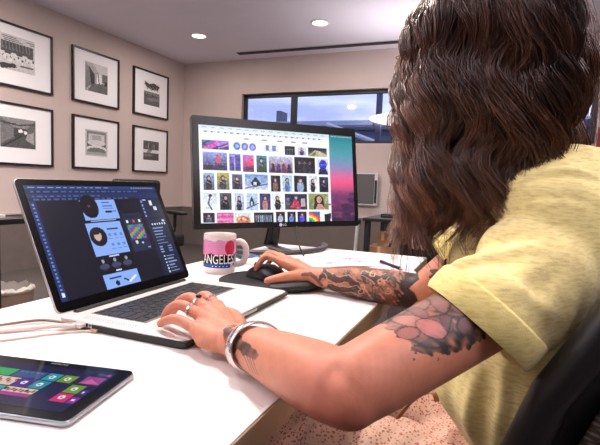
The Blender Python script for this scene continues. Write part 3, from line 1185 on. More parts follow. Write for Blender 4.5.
def mon_plate(w, h, r, n0, n1, cz=0.0, cx=0.0):
    m_ = MB()
    ol = round_rect(w, h, r, 4, cx, cz)
    m_.ring_loft([[monp(x, z, n0) for x, z in ol], [monp(x, z, n1) for x, z in ol]])
    return m_


gloss_black = mat('gloss_black', (12, 12, 14), 0.25)
cas = t.part('casing', mon_plate(MW, MH, 0.006, -0.03, -0.0015), gloss_black, bevel=0.002)
t.part('bezel', mon_plate(MW - .002, MH - .002, 0.005, -0.0015, 0.0), gloss_black)
t.part('rear_bulge', mon_plate(0.34, 0.22, 0.03, -0.055, -0.029), blackm, bevel=0.008)
c = Canvas(310, 172, (252, 253, 255))
c.grad(0, 0, .83, .04, [(0, (214, 232, 244)), (1, (224, 238, 248))])
c.rect(0, .04, .83, .085, (244, 247, 250))
u = .03
for i in range(20):
    c.rect(u, .056 + .001 * i * 0, u + .014, .068, [(60, 90, 170), (70, 70, 80), (90, 60, 150)][i % 3])
    c.rect(u + .016, .058, u + .028, .066, (160, 165, 175))
    u += .038
for i in range(16):
    c.rect(.02 + .05 * i, .018, .045 + .05 * i, .026, (120, 150, 180))
for u_ in (.26, .37, .47, .56, .64):
    c.rect(u_, .112, u_ + .035, .124, (120, 120, 126))
# the wallpaper
c.grad(.83, 0, 1, 1, [(0, (16, 120, 140)), (.1, (50, 150, 160)), (.25, (90, 160, 180)), (.38, (150, 140, 190)), (.48, (230, 110, 160)), (.56, (245, 90, 140)), (.63, (200, 80, 130)), (.7, (120, 60, 110)), (.85, (110, 40, 90)), (1, (60, 24, 60))])
r3 = np.random.default_rng(9)
for i in range(26):
    c.oval(r3.uniform(.83, 1.0), r3.uniform(.66, 1.0), r3.uniform(.012, .05), r3.uniform(.012, .035), [(46, 34, 66), (70, 44, 86), (150, 60, 110)][i % 3], .7)
c.rect(.826, 0, .83, 1, (230, 232, 236))
for i in range(14):
    c.rect(.845 + .011 * i, .012, .851 + .011 * i, .022, (180, 220, 230))
# thumbnails
TH = [0.016, 0.15, 0.172, 0.247, 0.188, 0.166, 0.342, 0.23, 0.387, 0.161, 0.473, 0.238, 0.519, 0.164, 0.587, 0.262, 0.609, 0.162, 0.661, 0.255, 0.678, 0.165, 0.81, 0.259, 0.02, 0.275, 0.158, 0.46, 0.172, 0.28, 0.238, 0.461, 0.252, 0.283, 0.319, 0.465, 0.334, 0.285, 0.399, 0.463, 0.414, 0.285, 0.567, 0.465, 0.58, 0.28, 0.721, 0.462, 0.741, 0.283, 0.816, 0.463, 0.018, 0.489, 0.082, 0.665, 0.096, 0.484, 0.168, 0.657, 0.184, 0.494, 0.245, 0.651, 0.262, 0.489, 0.402, 0.654, 0.421, 0.492, 0.483, 0.667, 0.498, 0.491, 0.562, 0.667, 0.575, 0.489, 0.66, 0.667, 0.673, 0.49, 0.733, 0.671, 0.749, 0.492, 0.813, 0.668, 0.017, 0.693, 0.094, 0.87, 0.109, 0.69, 0.178, 0.869, 0.196, 0.693, 0.251, 0.871, 0.267, 0.693, 0.337, 0.87, 0.35, 0.69, 0.415, 0.868, 0.428, 0.69, 0.499, 0.867, 0.51, 0.694, 0.657, 0.864, 0.67, 0.688, 0.81, 0.865, 0.014, 0.898, 0.077, 0.995, 0.089, 0.897, 0.188, 0.998, 0.197, 0.895, 0.29, 0.998, 0.309, 0.894, 0.432, 0.998, 0.447, 0.892, 0.507, 0.998, 0.523, 0.891, 0.578, 0.998, 0.59, 0.89, 0.653, 0.998, 0.667, 0.889, 0.746, 0.998, 0.776, 0.92, 0.819, 1.0]
TH = [TH[i:i + 4] for i in range(0, len(TH), 4)]
# sky/top colour, bottom colour, accent, style
K, N_, B, P_, SK = (14, 16, 28), (24, 36, 70), (110, 150, 220), (210, 90, 190), (215, 165, 150)
STY = [((90, 130, 210), (60, 20, 70), P_, 'diag'), ((244, 246, 250), (244, 246, 250), (96, 120, 200), 'dots'), ((240, 244, 252), (225, 232, 246), (96, 110, 180), 'bars'),
       (K, (20, 24, 40), (90, 120, 150), 'figs'), ((220, 225, 245), (190, 195, 230), (60, 40, 110), 'fig'), ((30, 34, 52), (120, 110, 110), (220, 215, 190), 'road'),
       ((150, 170, 235), (40, 30, 70), (210, 70, 110), 'balloon'), ((150, 140, 220), (70, 50, 130), (50, 40, 100), 'towers'), ((200, 110, 200), (190, 60, 110), (225, 60, 120), 'slope'),
       ((40, 130, 150), (20, 60, 80), (40, 60, 40), 'fig'), ((200, 205, 240), (110, 80, 120), (70, 40, 80), 'crowd'), ((16, 16, 26), (26, 22, 36), (70, 60, 80), 'figs'), ((215, 220, 245), (200, 205, 235), (40, 50, 190), 'head'),
       ((150, 180, 225), (60, 70, 110), (24, 20, 34), 'fig'), ((190, 180, 80), (90, 110, 90), (60, 50, 70), 'fig'), ((90, 90, 130), (60, 50, 90), (20, 16, 30), 'fig'), ((110, 150, 210), (205, 215, 240), (26, 30, 56), 'house'),
       ((26, 28, 46), (12, 14, 24), (120, 90, 90), 'fig'), ((180, 210, 240), (190, 215, 240), (90, 120, 170), 'fig'), ((16, 26, 52), (10, 14, 26), (150, 170, 210), 'fig'), ((225, 230, 250), (240, 240, 250), (30, 26, 40), 'fig'), ((50, 60, 100), (20, 30, 60), (20, 22, 40), 'fig'),
       ((214, 230, 246), (240, 246, 252), (70, 80, 110), 'leg'), ((70, 80, 100), (60, 60, 80), (20, 20, 30), 'fig'), ((200, 215, 245), (170, 190, 230), (20, 24, 44), 'fig'), ((190, 215, 248), (190, 210, 240), (20, 26, 60), 'house'), ((50, 60, 110), (30, 50, 120), (190, 130, 120), 'fig'), ((235, 240, 252), (235, 240, 252), (18, 20, 34), 'fig'), ((30, 40, 70), (60, 60, 80), (200, 60, 90), 'lady'), ((150, 160, 90), (120, 130, 80), (50, 26, 36), 'face'),
       ((24, 28, 44), (20, 24, 40), (70, 90, 120), 'fig'), ((220, 90, 160), (240, 130, 190), (245, 170, 210), 'rows'), ((220, 235, 250), (240, 220, 190), (220, 130, 110), 'plate'), ((12, 30, 50), (12, 20, 40), (110, 200, 230), 'rows2'), ((14, 18, 34), (14, 16, 30), (190, 200, 240), 'fig'), ((14, 20, 44), (20, 20, 40), (90, 130, 220), 'fig'), ((14, 18, 50), (16, 16, 40), (80, 80, 230), 'fig'), ((20, 120, 210), (230, 80, 60), (250, 190, 50), 'arc'), ((20, 18, 24), (20, 18, 24), (70, 60, 70), 'plain')]
for (u0, v0, u1, v1), (ca_, cb_, cc, sty) in zip(TH, STY):
    w_, h_ = u1 - u0, v1 - v0

    def X(a):
        return u0 + a * w_

    def Y(b):
        return v0 + b * h_
    c.grad(u0, v0, u1, v1, [(0, ca_), (1, cb_)])
    if sty == 'diag':
        c.poly([(X(0), Y(.9)), (X(.5), Y(0)), (X(.75), Y(0)), (X(.4), Y(1)), (X(0), Y(1))], (210, 80, 190))
        c.poly([(X(.5), Y(.3)), (X(1), Y(0)), (X(1), Y(.5)), (X(.6), Y(.9))], (170, 120, 220))
        c.line(X(.05), Y(.4), X(.3), Y(.05), .012, (30, 20, 60), asp=1.7)
        c.line(X(.4), Y(.9), X(.95), Y(.3), .014, (40, 24, 80), asp=1.7)
    elif sty == 'dots':
        for i, cd in enumerate(((70, 130, 200), (110, 110, 210), (120, 120, 215))):
            c.oval(X(.2 + .31 * i), Y(.5), .021, .042, cd)
            c.oval(X(.2 + .31 * i), Y(.5), .010, .02, (150, 170, 235))
    elif sty == 'bars':
        for i in (0.1, 0.62):
            c.rect(X(i), Y(.1), X(i + .24), Y(.85), cc)
            c.rect(X(i + .03), Y(.3), X(i + .2), Y(.6), (130, 130, 180))
    elif sty == 'figs':
        for i in (.25, .5, .75):
            c.oval(X(i), Y(.35), w_ * .06, h_ * .09, SK, .6)
            c.rect(X(i - .08), Y(.45), X(i + .08), Y(.95), cc, .5)
        c.line(X(.2), Y(.4), X(.8), Y(.35), .01, (120, 100, 110), .6, asp=1.7)
    elif sty == 'road':
        c.poly([(X(0), Y(1)), (X(.35), Y(.3)), (X(.6), Y(.35)), (X(1), Y(.8)), (X(1), Y(1))], (200, 190, 160))
        c.poly([(X(.05), Y(1)), (X(.4), Y(.4)), (X(.45), Y(.4)), (X(.35), Y(1))], (110, 130, 90))
    elif sty == 'balloon':
        c.rect(u0, Y(.72), u1, v1, (30, 28, 56))
        c.rect(u0, Y(.62), u1, Y(.72), (90, 90, 150))
        c.oval(X(.63), Y(.38), .014, .05, cc)
        c.rect(X(.60), Y(.62), X(.66), Y(.70), (60, 40, 60))
    elif sty == 'towers':
        c.rect(X(.05), Y(.2), X(.3), v1, (96, 80, 180))
        c.rect(X(.5), Y(.05), X(.95), v1, (70, 60, 150))
        c.rect(X(.3), Y(.6), X(.5), v1, (40, 40, 90))
        c.rect(X(.42), Y(.3), X(.5), Y(1), (190, 170, 240))
    elif sty == 'slope':
        c.poly([(X(0), Y(.6)), (X(1), Y(.15)), (X(1), Y(1)), (X(0), Y(1))], cc)
        c.poly([(X(0), Y(.75)), (X(1), Y(.6)), (X(1), Y(1)), (X(0), Y(1))], (100, 40, 90))
    elif sty == 'fig':
        c.oval(X(.48), Y(.29), w_ * .19, h_ * .15, (30, 22, 30))
        c.oval(X(.50), Y(.31), w_ * .12, h_ * .10, SK)
        c.poly([(X(.28), Y(.42)), (X(.7), Y(.42)), (X(.78), Y(.75)), (X(.66), Y(1)), (X(.3), Y(1)), (X(.2), Y(.75))], cc)
        c.line(X(.3), Y(.5), X(.6), Y(.62), .008, SK, .7, asp=1.7)
    elif sty == 'crowd':
        for i in range(4):
            c.oval(X(.15 + .23 * i), Y(.35 + .1 * (i % 2)), w_ * .05, h_ * .1, SK)
            c.poly([(X(.06 + .23 * i), Y(1)), (X(.12 + .23 * i), Y(.42)), (X(.22 + .23 * i), Y(.45)), (X(.28 + .23 * i), Y(1))], [(80, 40, 70), (60, 50, 90), (120, 50, 70), (50, 40, 80)][i])
    elif sty == 'head':
        c.poly([(X(.05), Y(1)), (X(.2), Y(.65)), (X(.8), Y(.65)), (X(.98), Y(1))], (26, 24, 60))
        c.oval(X(.5), Y(.4), w_ * .36, h_ * .32, cc)
        c.rect(X(.25), Y(.38), X(.8), Y(.44), (120, 130, 240))
    elif sty == 'house':
        c.poly([(X(.25), Y(.55)), (X(.45), Y(.15)), (X(.7), Y(.55)), (X(.62), Y(.75)), (X(.3), Y(.75))], cc)
        c.rect(X(.36), Y(.5), X(.5), Y(.7), (230, 235, 250))
        c.line(X(0), Y(.9), X(1), Y(.6), .012, (60, 80, 130), asp=1.7)
    elif sty == 'leg':
        c.line(X(.5), Y(.2), X(.35), Y(.6), .016, cc, asp=1.7)
        c.line(X(.35), Y(.6), X(.6), Y(.95), .014, cc, asp=1.7)
        c.oval(X(.5), Y(.15), w_ * .12, h_ * .09, (40, 40, 60))
    elif sty == 'lady':
        c.poly([(X(.2), Y(.9)), (X(.45), Y(.35)), (X(.62), Y(.5)), (X(.7), Y(.95))], cc)
        c.oval(X(.5), Y(.25), w_ * .06, h_ * .1, SK)
        c.rect(X(.72), Y(.3), X(.92), Y(.8), (200, 180, 190))
        c.rect(X(.05), Y(.25), X(.2), Y(.7), (110, 110, 130))
    elif sty == 'face':
        c.poly([(X(.25), Y(1)), (X(.3), Y(.2)), (X(.5), Y(.05)), (X(.72), Y(.25)), (X(.8), Y(1))], cc)
        c.oval(X(.52), Y(.38), w_ * .13, h_ * .22, SK)
        c.poly([(X(.3), Y(1)), (X(.45), Y(.65)), (X(.65), Y(.65)), (X(.85), Y(1))], (205, 150, 140))
        c.rect(X(.82), Y(.2), X(1), Y(.6), (170, 175, 150))
    elif sty == 'rows':
        for i in range(4):
            c.rect(u0, Y(.15 + .23 * i), u1, Y(.24 + .23 * i), (200, 70, 140) if i % 2 else (250, 180, 215))
    elif sty == 'plate':
        c.oval(X(.5), Y(.75), w_ * .45, h_ * .4, cc)
        for i in range(5):
            c.oval(X(.25 + .13 * i), Y(.6 + .12 * (i % 2)), w_ * .08, h_ * .12, [(240, 200, 120), (200, 70, 70), (250, 230, 190)][i % 3])
    elif sty == 'rows2':
        for i in range(8):
            c.rect(X(.08 + .11 * i), Y(.3), X(.14 + .11 * i), Y(.95), cc if i % 2 else (180, 120, 130))
    elif sty == 'arc':
        keep = c.a.copy()
        for i, ca2 in enumerate(((240, 60, 80), (250, 150, 50), (250, 230, 80), (70, 190, 90), (40, 110, 220))):
            c.oval(X(0), Y(1.1), w_ * (1.05 - .18 * i), h_ * (1.0 - .17 * i), ca2)
        out_ = ~((c.U >= u0) & (c.U <= u1) & (c.Vv >= v0) & (c.Vv <= v1))
        c.a[out_] = keep[out_]
blotch = np.kron(r3.normal(0, 1, (58, 104, 1)), np.ones((3, 3, 3)))[:c.h, :c.w]
inside = np.zeros((c.h, c.w), bool)
for u0, v0, u1, v1 in TH:
    inside |= (c.U >= u0) & (c.U <= u1) & (c.Vv >= v0) & (c.Vv <= v1)
c.a[inside] += 15 * blotch[inside]
c.a += r3.normal(0, 5, c.a.shape)
SX0, SX1, SZ0, SZ1 = -MW / 2 + 0.0215, MW / 2 - 0.0185, MH / 2 - 0.031, -MH / 2 + 0.0195
panel('screen', c, lambda u, v: np.array([monp(SX0 + (SX1 - SX0) * a, SZ0 + (SZ1 - SZ0) * b, 0.0004) for a, b in zip(u, v)]),
      mat_attr('monitor_display', 0.3, emit=1.0), cas, off=t.loc)
t.part('maker_logo', text_mb('LG', 0.012, lambda q: np.array([monp(a + 0.003, b - MH / 2 + 0.0095, 0.0005) for a, b, _ in q])), mat('logo_grey', (190, 190, 196), 0.4), cas)
mb = MB()
mb.ring_loft([[monp(-0.012 + 0.0055 * math.cos(a), -MH / 2 + 0.0095 + 0.0055 * math.sin(a), n) for a in np.linspace(0, 2 * math.pi, 24, endpoint=False)] for n in (0.0, 0.0005)])
t.part('logo_badge', mb, mat('logo_grey', (190, 190, 196), 0.4), cas)
# stand: leaning neck and a curved foot
NB = V(-0.755, 1.535, DZ + 0.012)
mb = MB()
mb.tube([NB, NB + V(0.01, 0.0, 0.06), monp(0.0, -0.12, -0.058)], [(0.030, 0.013), (0.026, 0.012), (0.024, 0.011)], n=16, res=14, up=MN)
t.part('stand_neck', mb, gloss_black, smooth=50)
mb = MB()
arc = []
for a in np.linspace(-1.25, 1.25, 28):
    arc.append(NB + MN * (0.235 * math.cos(a) - 0.07) + V(math.cos(yw), math.sin(yw), 0) * (0.235 * math.sin(a)))
arc = np.array(arc)
arc[:, 2] = DZ + 0.0085
mb.tube(arc, [(0.013, 0.008)] * 28, n=12, round_ends=True)
mb.tube([NB + V(0, 0, -0.003), NB + MN * 0.16 + V(0, 0, -0.003)], [(0.022, 0.008)] * 2, n=12)
t.part('stand_foot', mb, mat('foot_dark_grey', (52, 50, 50), 0.35), smooth=50)

# monitor cable
mb = MB()
mb.tube([V(-0.565, 1.395, DZ + 0.008), V(-0.60, 1.44, DZ + 0.03), V(-0.64, 1.50, DZ + 0.075), V(-0.66, 1.545, DZ + 0.13), V(-0.68, 1.575, DZ + 0.19)], 0.0028, n=8, res=24)
o = link('cable', mb, blackm, smooth=60)
tag(o, 'thin black cable rising from the desk to the back of the monitor', 'cable')

# ------------------------------------------------------------------ mug
mx_, my_ = -0.663, 1.045
MR, MHT = 0.0425, 0.102
t = Thing('mug', 'white mug printed with a pink skyline and city lettering', 'mug', (mx_, my_, DZ))
cer = mat('ceramic_white', (238, 226, 222), 0.2, spec=0.5)
mb = MB()
mb.lathe([(0.001, 0.002), (0.034, 0.002), (0.037, 0.0), (0.040, 0.004), (MR, 0.012), (MR, MHT - 0.004), (MR - 0.001, MHT), (MR - 0.0035, MHT - 0.0005), (MR - 0.0045, MHT - 0.004), (MR - 0.005, 0.012), (0.03, 0.007), (0.001, 0.007)], (mx_, my_, DZ), 64)
cup = t.part('cup', mb, cer, smooth=40)
hd = unit(V(0.93, 0.30, 0))
mb = MB()
hp = [V(mx_, my_, DZ) + hd * r + V(0, 0, z) for r, z in ((MR - 0.003, 0.080), (MR + 0.014, 0.083), (MR + 0.026, 0.070), (MR + 0.027, 0.048), (MR + 0.018, 0.028), (MR - 0.003, 0.022))]
mb.tube(hp, [(0.0085, 0.0048)] * 6, n=14, res=30, up=np.cross(hd, V(0, 0, 1)))
t.part('handle', mb, cer, smooth=60)
vd = unit(V(-mx_, -my_, 0))  # towards the camera side of the mug
a0 = math.atan2(vd[1], vd[0])
span = math.radians(250)
c = Canvas(220, 84, (238, 226, 222))
c.rect(0, .03, 1, .62, (224, 128, 176))
c.grad(0, .03, 1, .62, [(0, (216, 150, 196)), (1, (232, 120, 170))])
for i in range(46):
    for j in range(9):
        c.oval((i + .5 * (j % 2)) / 46, .07 + .062 * j, .0045, .012, (244, 190, 214))
for i in range(14):
    c.oval(.04 + i * .075, .02, .05, .02 + .03 * (i % 3), (238, 226, 222))
c.oval(.655, .32, .085, .27, (188, 34, 74))
c.oval(.655, .32, .078, .25, (196, 40, 80), .6)
c.poly([(0, .62), (.08, .52), (.2, .60), (.3, .56), (.38, .50), (.46, .58), (.56, .52), (.62, .60), (.72, .55), (.8, .5), (.9, .6), (1, .54), (1, .9), (0, .9)], (22, 24, 34))
c.poly([(0, .82), (.2, .86), (.3, .9), (.34, .86), (.72, .86), (.72, 1), (0, 1)], (30, 84, 160))
c.rect(0, .985, .7, 1, (40, 110, 190))
for i in range(5):
    c.oval(.40 + .05 * i, .94, .008, .014, (220, 235, 245))
c.rect(.66, .80, .80, 1, (214, 200, 204))
c.rect(.70, .84, .74, .93, (120, 120, 130))
PZ0, PZ1 = 0.017, 0.093
panel('print', c, lambda u, v: np.stack([mx_ + (MR + .0003) * np.cos(a0 - span / 2 + span * u), my_ + (MR + .0003) * np.sin(a0 - span / 2 + span * u), DZ + PZ1 - (PZ1 - PZ0) * v], 1),
      mat_attr('mug_print', 0.25), cup, off=t.loc)


def wrap(q):
    ang_ = a0 + q[:, 0] / (MR + .0007) * 1.0 - 0.12
    return np.stack([mx_ + (MR + .0007) * np.cos(ang_), my_ + (MR + .0007) * np.sin(ang_), DZ + 0.0385 + q[:, 1] * 1.55], 1)


tm = text_mb('ANGELES', 0.0225, lambda q: q)
# split long flat edges so that the letters follow the curve
me_t = bpy.data.meshes.new('tmp')
me_t.from_pydata(tm.v, [], tm.f)
bm_ = bmesh.new()
bm_.from_mesh(me_t)
bmesh.ops.triangulate(bm_, faces=bm_.faces)
for _ in range(3):
    le = [e for e in bm_.edges if e.calc_length() > 0.004]
    bmesh.ops.subdivide_edges(bm_, edges=le, cuts=1)
    bmesh.ops.triangulate(bm_, faces=bm_.faces)
tm = MB()
vs_ = np.array([v.co[:] for v in bm_.verts])
bm_.verts.index_update()
fs_ = [tuple(v.index for v in f_.verts) for f_ in bm_.faces]
bm_.free()
bpy.data.meshes.remove(me_t)
tm.add(wrap(vs_), fs_)
t.part('lettering', tm, mat('letter_white', (246, 240, 236), 0.4), cup)

# ------------------------------------------------------------------ mouse pad and mouse
pcx, pcy = -0.505, 1.012
t = Thing('mouse_pad', 'black mouse pad with a bulging gel wrist rest', 'mouse pad', (pcx, pcy, DZ))
padm = mat('pad_fabric', (22, 22, 26), 0.85, bump=0.3, bscale=400)
out = []
for a in np.linspace(0, 2 * math.pi, 60, endpoint=False):
    ca3, sa3 = math.cos(a), math.sin(a)
    out.append((pcx + 0.112 * np.sign(ca3) * abs(ca3) ** .8, pcy + 0.105 * np.sign(sa3) * abs(sa3) ** .8))
mb = MB()
mb.prism(out, DZ, DZ + 0.004)
t.part('mat', mb, padm, bevel=0.001)
mb = MB()
rp = [V(-0.435, 0.918, DZ + 0.010), V(-0.400, 0.955, DZ + 0.0142), V(-0.378, 1.00, DZ + 0.013), V(-0.375, 1.05, DZ + 0.012), V(-0.385, 1.09, DZ + 0.009)]
mb.tube(rp, [(0.024, 0.0095), (0.038, 0.0135), (0.034, 0.0125), (0.032, 0.0115), (0.022, 0.009)], n=20, res=26, round_ends=True)
t.part('wrist_rest', mb, mat('gel_rest', (20, 20, 24), 0.6), smooth=60)

mdir = unit(V(-0.935, 0.354, 0))
mlat = V(-mdir[1], mdir[0], 0)
mc = V(-0.512, 1.020, DZ + 0.004)
t = Thing('mouse', 'black computer mouse under the right hand on the mouse pad', 'mouse', mc)
mb = MB()
rings = []
for s_, wd, ht in ((-1, .012, .006), (-.92, .022, .016), (-.7, .030, .028), (-.3, .0315, .036), (.1, .030, .036), (.5, .0295, .030), (.8, .027, .021), (.95, .020, .013), (1, .010, .006)):
    ce = mc + mdir * 0.055 * s_
    rg = []
    for a in np.linspace(0, 2 * math.pi, 28, endpoint=False):
        x, z = math.cos(a), math.sin(a)
        zz = (ht * max(z, 0) ** .8) if z > 0 else 0.0
        rg.append(ce + mlat * wd * (np.sign(x) * abs(x) ** .8) * (1.0 if z >= 0 else .94) + V(0, 0, zz + 0.001))
    rings.append(rg)
mb.ring_loft(rings)
shellm = t.part('shell', mb, mat('mouse_black', (16, 16, 19), 0.35), smooth=70)
mb = MB()
q = mc + mdir * 0.033 + V(0, 0, 0.0285)
mb.tube([q - mlat * 0.004, q + mlat * 0.004], 0.0085, n=20)
t.part('scroll_wheel', mb, mat('wheel_grey', (60, 60, 64), 0.5), smooth=40)
mb = MB()
for s_ in (-1, 1):
    mb.tube([mc + mdir * 0.015 + mlat * s_ * .0008 + V(0, 0, 0.0352), mc + mdir * 0.05 + mlat * s_ * .0008 + V(0, 0, 0.012)], 0.0006, n=6)
t.part('button_seam', mb, blackm, shellm)

# ------------------------------------------------------------------ small things by the monitor foot
t = Thing('smartphone', 'dark smartphone with a lit blue screen lying behind the mug', 'phone', (-0.70, 1.285, DZ))
pa = math.atan2(1.256 - 1.348, -0.625 + 0.765)
Rp = np.array([[math.cos(pa), -math.sin(pa), 0], [math.sin(pa), math.cos(pa), 0], [0, 0, 1]])
ol = [Rp @ V(x, y, 0) + V(-0.690, 1.272, DZ) for x, y in round_rect(0.146, 0.072, 0.010, 5)]
mb = MB()
mb.prism([(q_[0], q_[1]) for q_ in ol], DZ + 0.0005, DZ + 0.008)
t.part('body', mb, gloss_black, bevel=0.0015)
c = Canvas(60, 28, (20, 36, 78))
for i in range(5):
    for j in range(3):
        c.rect(.08 + .18 * i, .12 + .28 * j, .19 + .18 * i, .32 + .28 * j, [(60, 120, 210), (40, 70, 150), (120, 170, 235)][(i + 2 * j) % 3])
panel('screen', c, lambda u, v: np.array([Rp @ V(-0.066 + 0.132 * a, 0.032 - 0.064 * b, 0) + V(-0.690, 1.272, DZ + 0.0083) for a, b in zip(u, v)]), mat_attr('phone_display', 0.2, emit=0.7), t.o, off=t.loc)

t = Thing('notepad', 'small white notepad between the mug and the mouse pad', 'notepad', (-0.625, 1.19, DZ))
na = math.radians(-24)
Rn = [[math.cos(na), -math.sin(na), 0], [math.sin(na), math.cos(na), 0], [0, 0, 1]]
mb = MB()
mb.box((-0.625, 1.20, DZ + 0.005), (0.11, 0.075, 0.009), Rn)
t.part('pages', mb, mat('paper_cream', (226, 216, 210), 0.85), bevel=0.001)
mb = MB()
mb.box((-0.625, 1.20, DZ + 0.0101), (0.108, 0.073, 0.0008), Rn)
t.part('top_sheet', mb, mat('paper_white', (238, 234, 230), 0.8))

# papers and a pen
inkm = mat('pencil_grey', (120, 120, 134), 0.8)
for nm, c0, sz, an, bend, lb in (('paper_sheet', (-0.425, 1.375), (0.25, 0.165), 38, 0.012, 'curling sheet of white paper with pencil marks behind the right forearm'),
                                 ('paper_sheet', (-0.262, 1.335), (0.13, 0.16), 20, 0.004, 'smaller white paper sheet beside the pen behind the right elbow')):
    t = Thing(nm, lb, 'paper', (c0[0], c0[1], DZ))
    an = math.radians(an)
    pts, fcs = [], []
    nx, ny = 16, 6

    def sheet_pt(u_, v_, dz=0.0):
        x = (u_ - .5) * sz[0]
        y = (v_ - .5) * sz[1]
        z = 0.0012 + bend * math.sin(math.pi * u_) ** 2 * (.35 + .65 * v_)
        return V(c0[0] + x * math.cos(an) - y * math.sin(an), c0[1] + x * math.sin(an) + y * math.cos(an), DZ + z + dz)
    for j in range(ny + 1):
        for i in range(nx + 1):
            pts.append(sheet_pt(i / nx, j / ny))
    for j in range(ny):
        for i in range(nx):
            a_ = j * (nx + 1) + i
            fcs.append((a_, a_ + 1, a_ + nx + 2, a_ + nx + 1))
    mb = MB()
    mb.add(pts, fcs)
    sh = t.part('sheet', mb, mat('paper_lilac', (204, 196, 207), 0.8), solid=0.0005, smooth=60)
    mb = MB()
    rr = np.random.default_rng(int(c0[0] * -1000))
    for k in range(9):
        u_, v_ = rr.uniform(.2, .75), rr.uniform(.2, .8)
        mb.tube([sheet_pt(u_, v_, .0008), sheet_pt(u_ + .05, v_ + rr.uniform(-.08, .08), .0008), sheet_pt(u_ + .1, v_ + rr.uniform(-.08, .08), .0008)], 0.0006, n=5)
    t.part('pencil_marks', mb, inkm, sh)
t = Thing('pen', 'short dark pen lying by the papers behind the right elbow', 'pen', (-0.278, 1.383, DZ))
p0_, p1_ = V(-0.318, 1.43, DZ + 0.008), V(-0.238, 1.335, DZ + 0.008)
mb = MB()
mb.tube([p0_, p1_], 0.0048, n=14)
t.part('barrel', mb, blackm, smooth=40)
mb = MB()
mb.tube([p1_, p1_ + unit(p1_ - p0_) * 0.012], [0.0045, 0.001], n=14)
t.part('tip', mb, steelm, smooth=40)
mb = MB()
mb.tube([p0_ + V(0, 0, 0.0055), p0_ + unit(p1_ - p0_) * 0.03 + V(0, 0, 0.0055)], 0.0014, n=8)
t.part('clip', mb, steelm)

# ------------------------------------------------------------------ cables plugged into the laptop
jacket = mat('cable_taupe', (196, 176, 160), 0.5)
jackw = mat('cable_white', (226, 206, 200), 0.5)
jackd = mat('cable_brown', (128, 112, 92), 0.5)
lx0 = -0.391  # the laptop's left side is the plane y = 0.53; ports sit towards the hinge
for pts, rad, m_, plug, lb in (
        ([V(-0.585, 0.516, DZ + 0.0088), V(-0.62, 0.507, DZ + 0.006), V(-0.655, 0.475, DZ + 0.004), V(-0.70, 0.42, DZ + 0.004), V(-0.76, 0.33, DZ + 0.004)], 0.0036, jackw, 'power', 'thick pale power cable with a white plug at the laptop side'),
        ([V(-0.605, 0.520, DZ + 0.0088), V(-0.64, 0.524, DZ + 0.006), V(-0.675, 0.515, DZ + 0.004), V(-0.715, 0.45, DZ + 0.004), V(-0.79, 0.37, DZ + 0.004)], 0.0021, jackd, 'slim', 'thin brown cable leaving the laptop nearest its hinge'),
        ([V(-0.560, 0.525, DZ + 0.003), V(-0.585, 0.505, DZ + 0.0025), V(-0.615, 0.465, DZ + 0.0022), V(-0.655, 0.40, DZ + 0.0022), V(-0.70, 0.33, DZ + 0.0022)], 0.0017, jacket, 'flat', 'thin tan cable lying nearest to the tablet')):
    t = Thing('cable', lb, 'cable', pts[0])
    mb = MB()
    mb.tube(pts, rad, n=10, res=40)
    t.part('cord', mb, m_, smooth=60)
    a_ = unit(pts[0] - pts[1])
    mb = MB()
    if plug == 'power':
        mb.box(V(-0.585, 0.5225, DZ + 0.0088), (0.018, 0.0125, 0.0065))
        t.part('plug', mb, mat('plug_pale', (216, 206, 202), 0.35, metal=0.3), bevel=0.001)
    elif plug == 'slim':
        mb.box(V(-0.604, 0.5235, DZ + 0.0088), (0.011, 0.0125, 0.005))
        t.part('plug', mb, mat('plug_tan', (168, 142, 122), 0.35, metal=0.3), bevel=0.001)
    else:
        mb.box(V(-0.5555, 0.5255, DZ + 0.0034), (0.012, 0.006, 0.005))
        t.part('plug', mb, mat('plug_tan', (168, 142, 122), 0.35, metal=0.3), bevel=0.0008)
# ------------------------------------------------------------------ the seated woman
FD = unit(V(-0.906, 0.423, 0))        # where she faces
LT = V(-FD[1], FD[0], 0)              # her left
LT = LT if LT[1] < 0 else -LT
UP = V(0, 0, 1)
FT = unit(V(-0.94, 0.342, 0))         # torso facing
LTt = unit(V(-0.342, -0.94, 0))
PER = Thing('person', 'woman with long wavy brown hair in a yellow t-shirt typing at the laptop', 'person', (0.12, 0.76, 0.0))


def remesh(mb, voxel, iters, factor=0.5):
    """one continuous skin around overlapping shapes"""
    me = bpy.data.meshes.new('tmp')
    me.from_pydata(mb.v, [], mb.f)
    bm = bmesh.new()
    bm.from_mesh(me)
    bmesh.ops.recalc_face_normals(bm, faces=bm.faces)
    bm.to_mesh(me)
    bm.free()
    ob = bpy.data.objects.new('tmp', me)
    COL.objects.link(ob)
    r = ob.modifiers.new('r', 'REMESH')
    r.mode = 'VOXEL'
    r.voxel_size = voxel
    if iters:
        s = ob.modifiers.new('s', 'SMOOTH')
        s.factor = factor
        s.iterations = iters
    dg = bpy.context.evaluated_depsgraph_get()
    out = bpy.data.meshes.new_from_object(ob.evaluated_get(dg))
    bpy.data.objects.remove(ob)
    bpy.data.meshes.remove(me)
    return out


# joints
LSH, LEL, LWR = V(0.055, 0.612, 0.878), V(-0.116, 0.400, 0.793), V(-0.305, 0.53, 0.769)
RSH, REL, RWR = V(0.05, 0.92, 0.945), V(-0.122, 0.945, 0.773), V(-0.368, 0.978, 0.773)

body = MB()
# arms: (lateral, vertical) radii
UA = unit(np.cross(LEL - LSH, UP))


def lerp(a, b, t):
    return a * (1 - t) + b * t


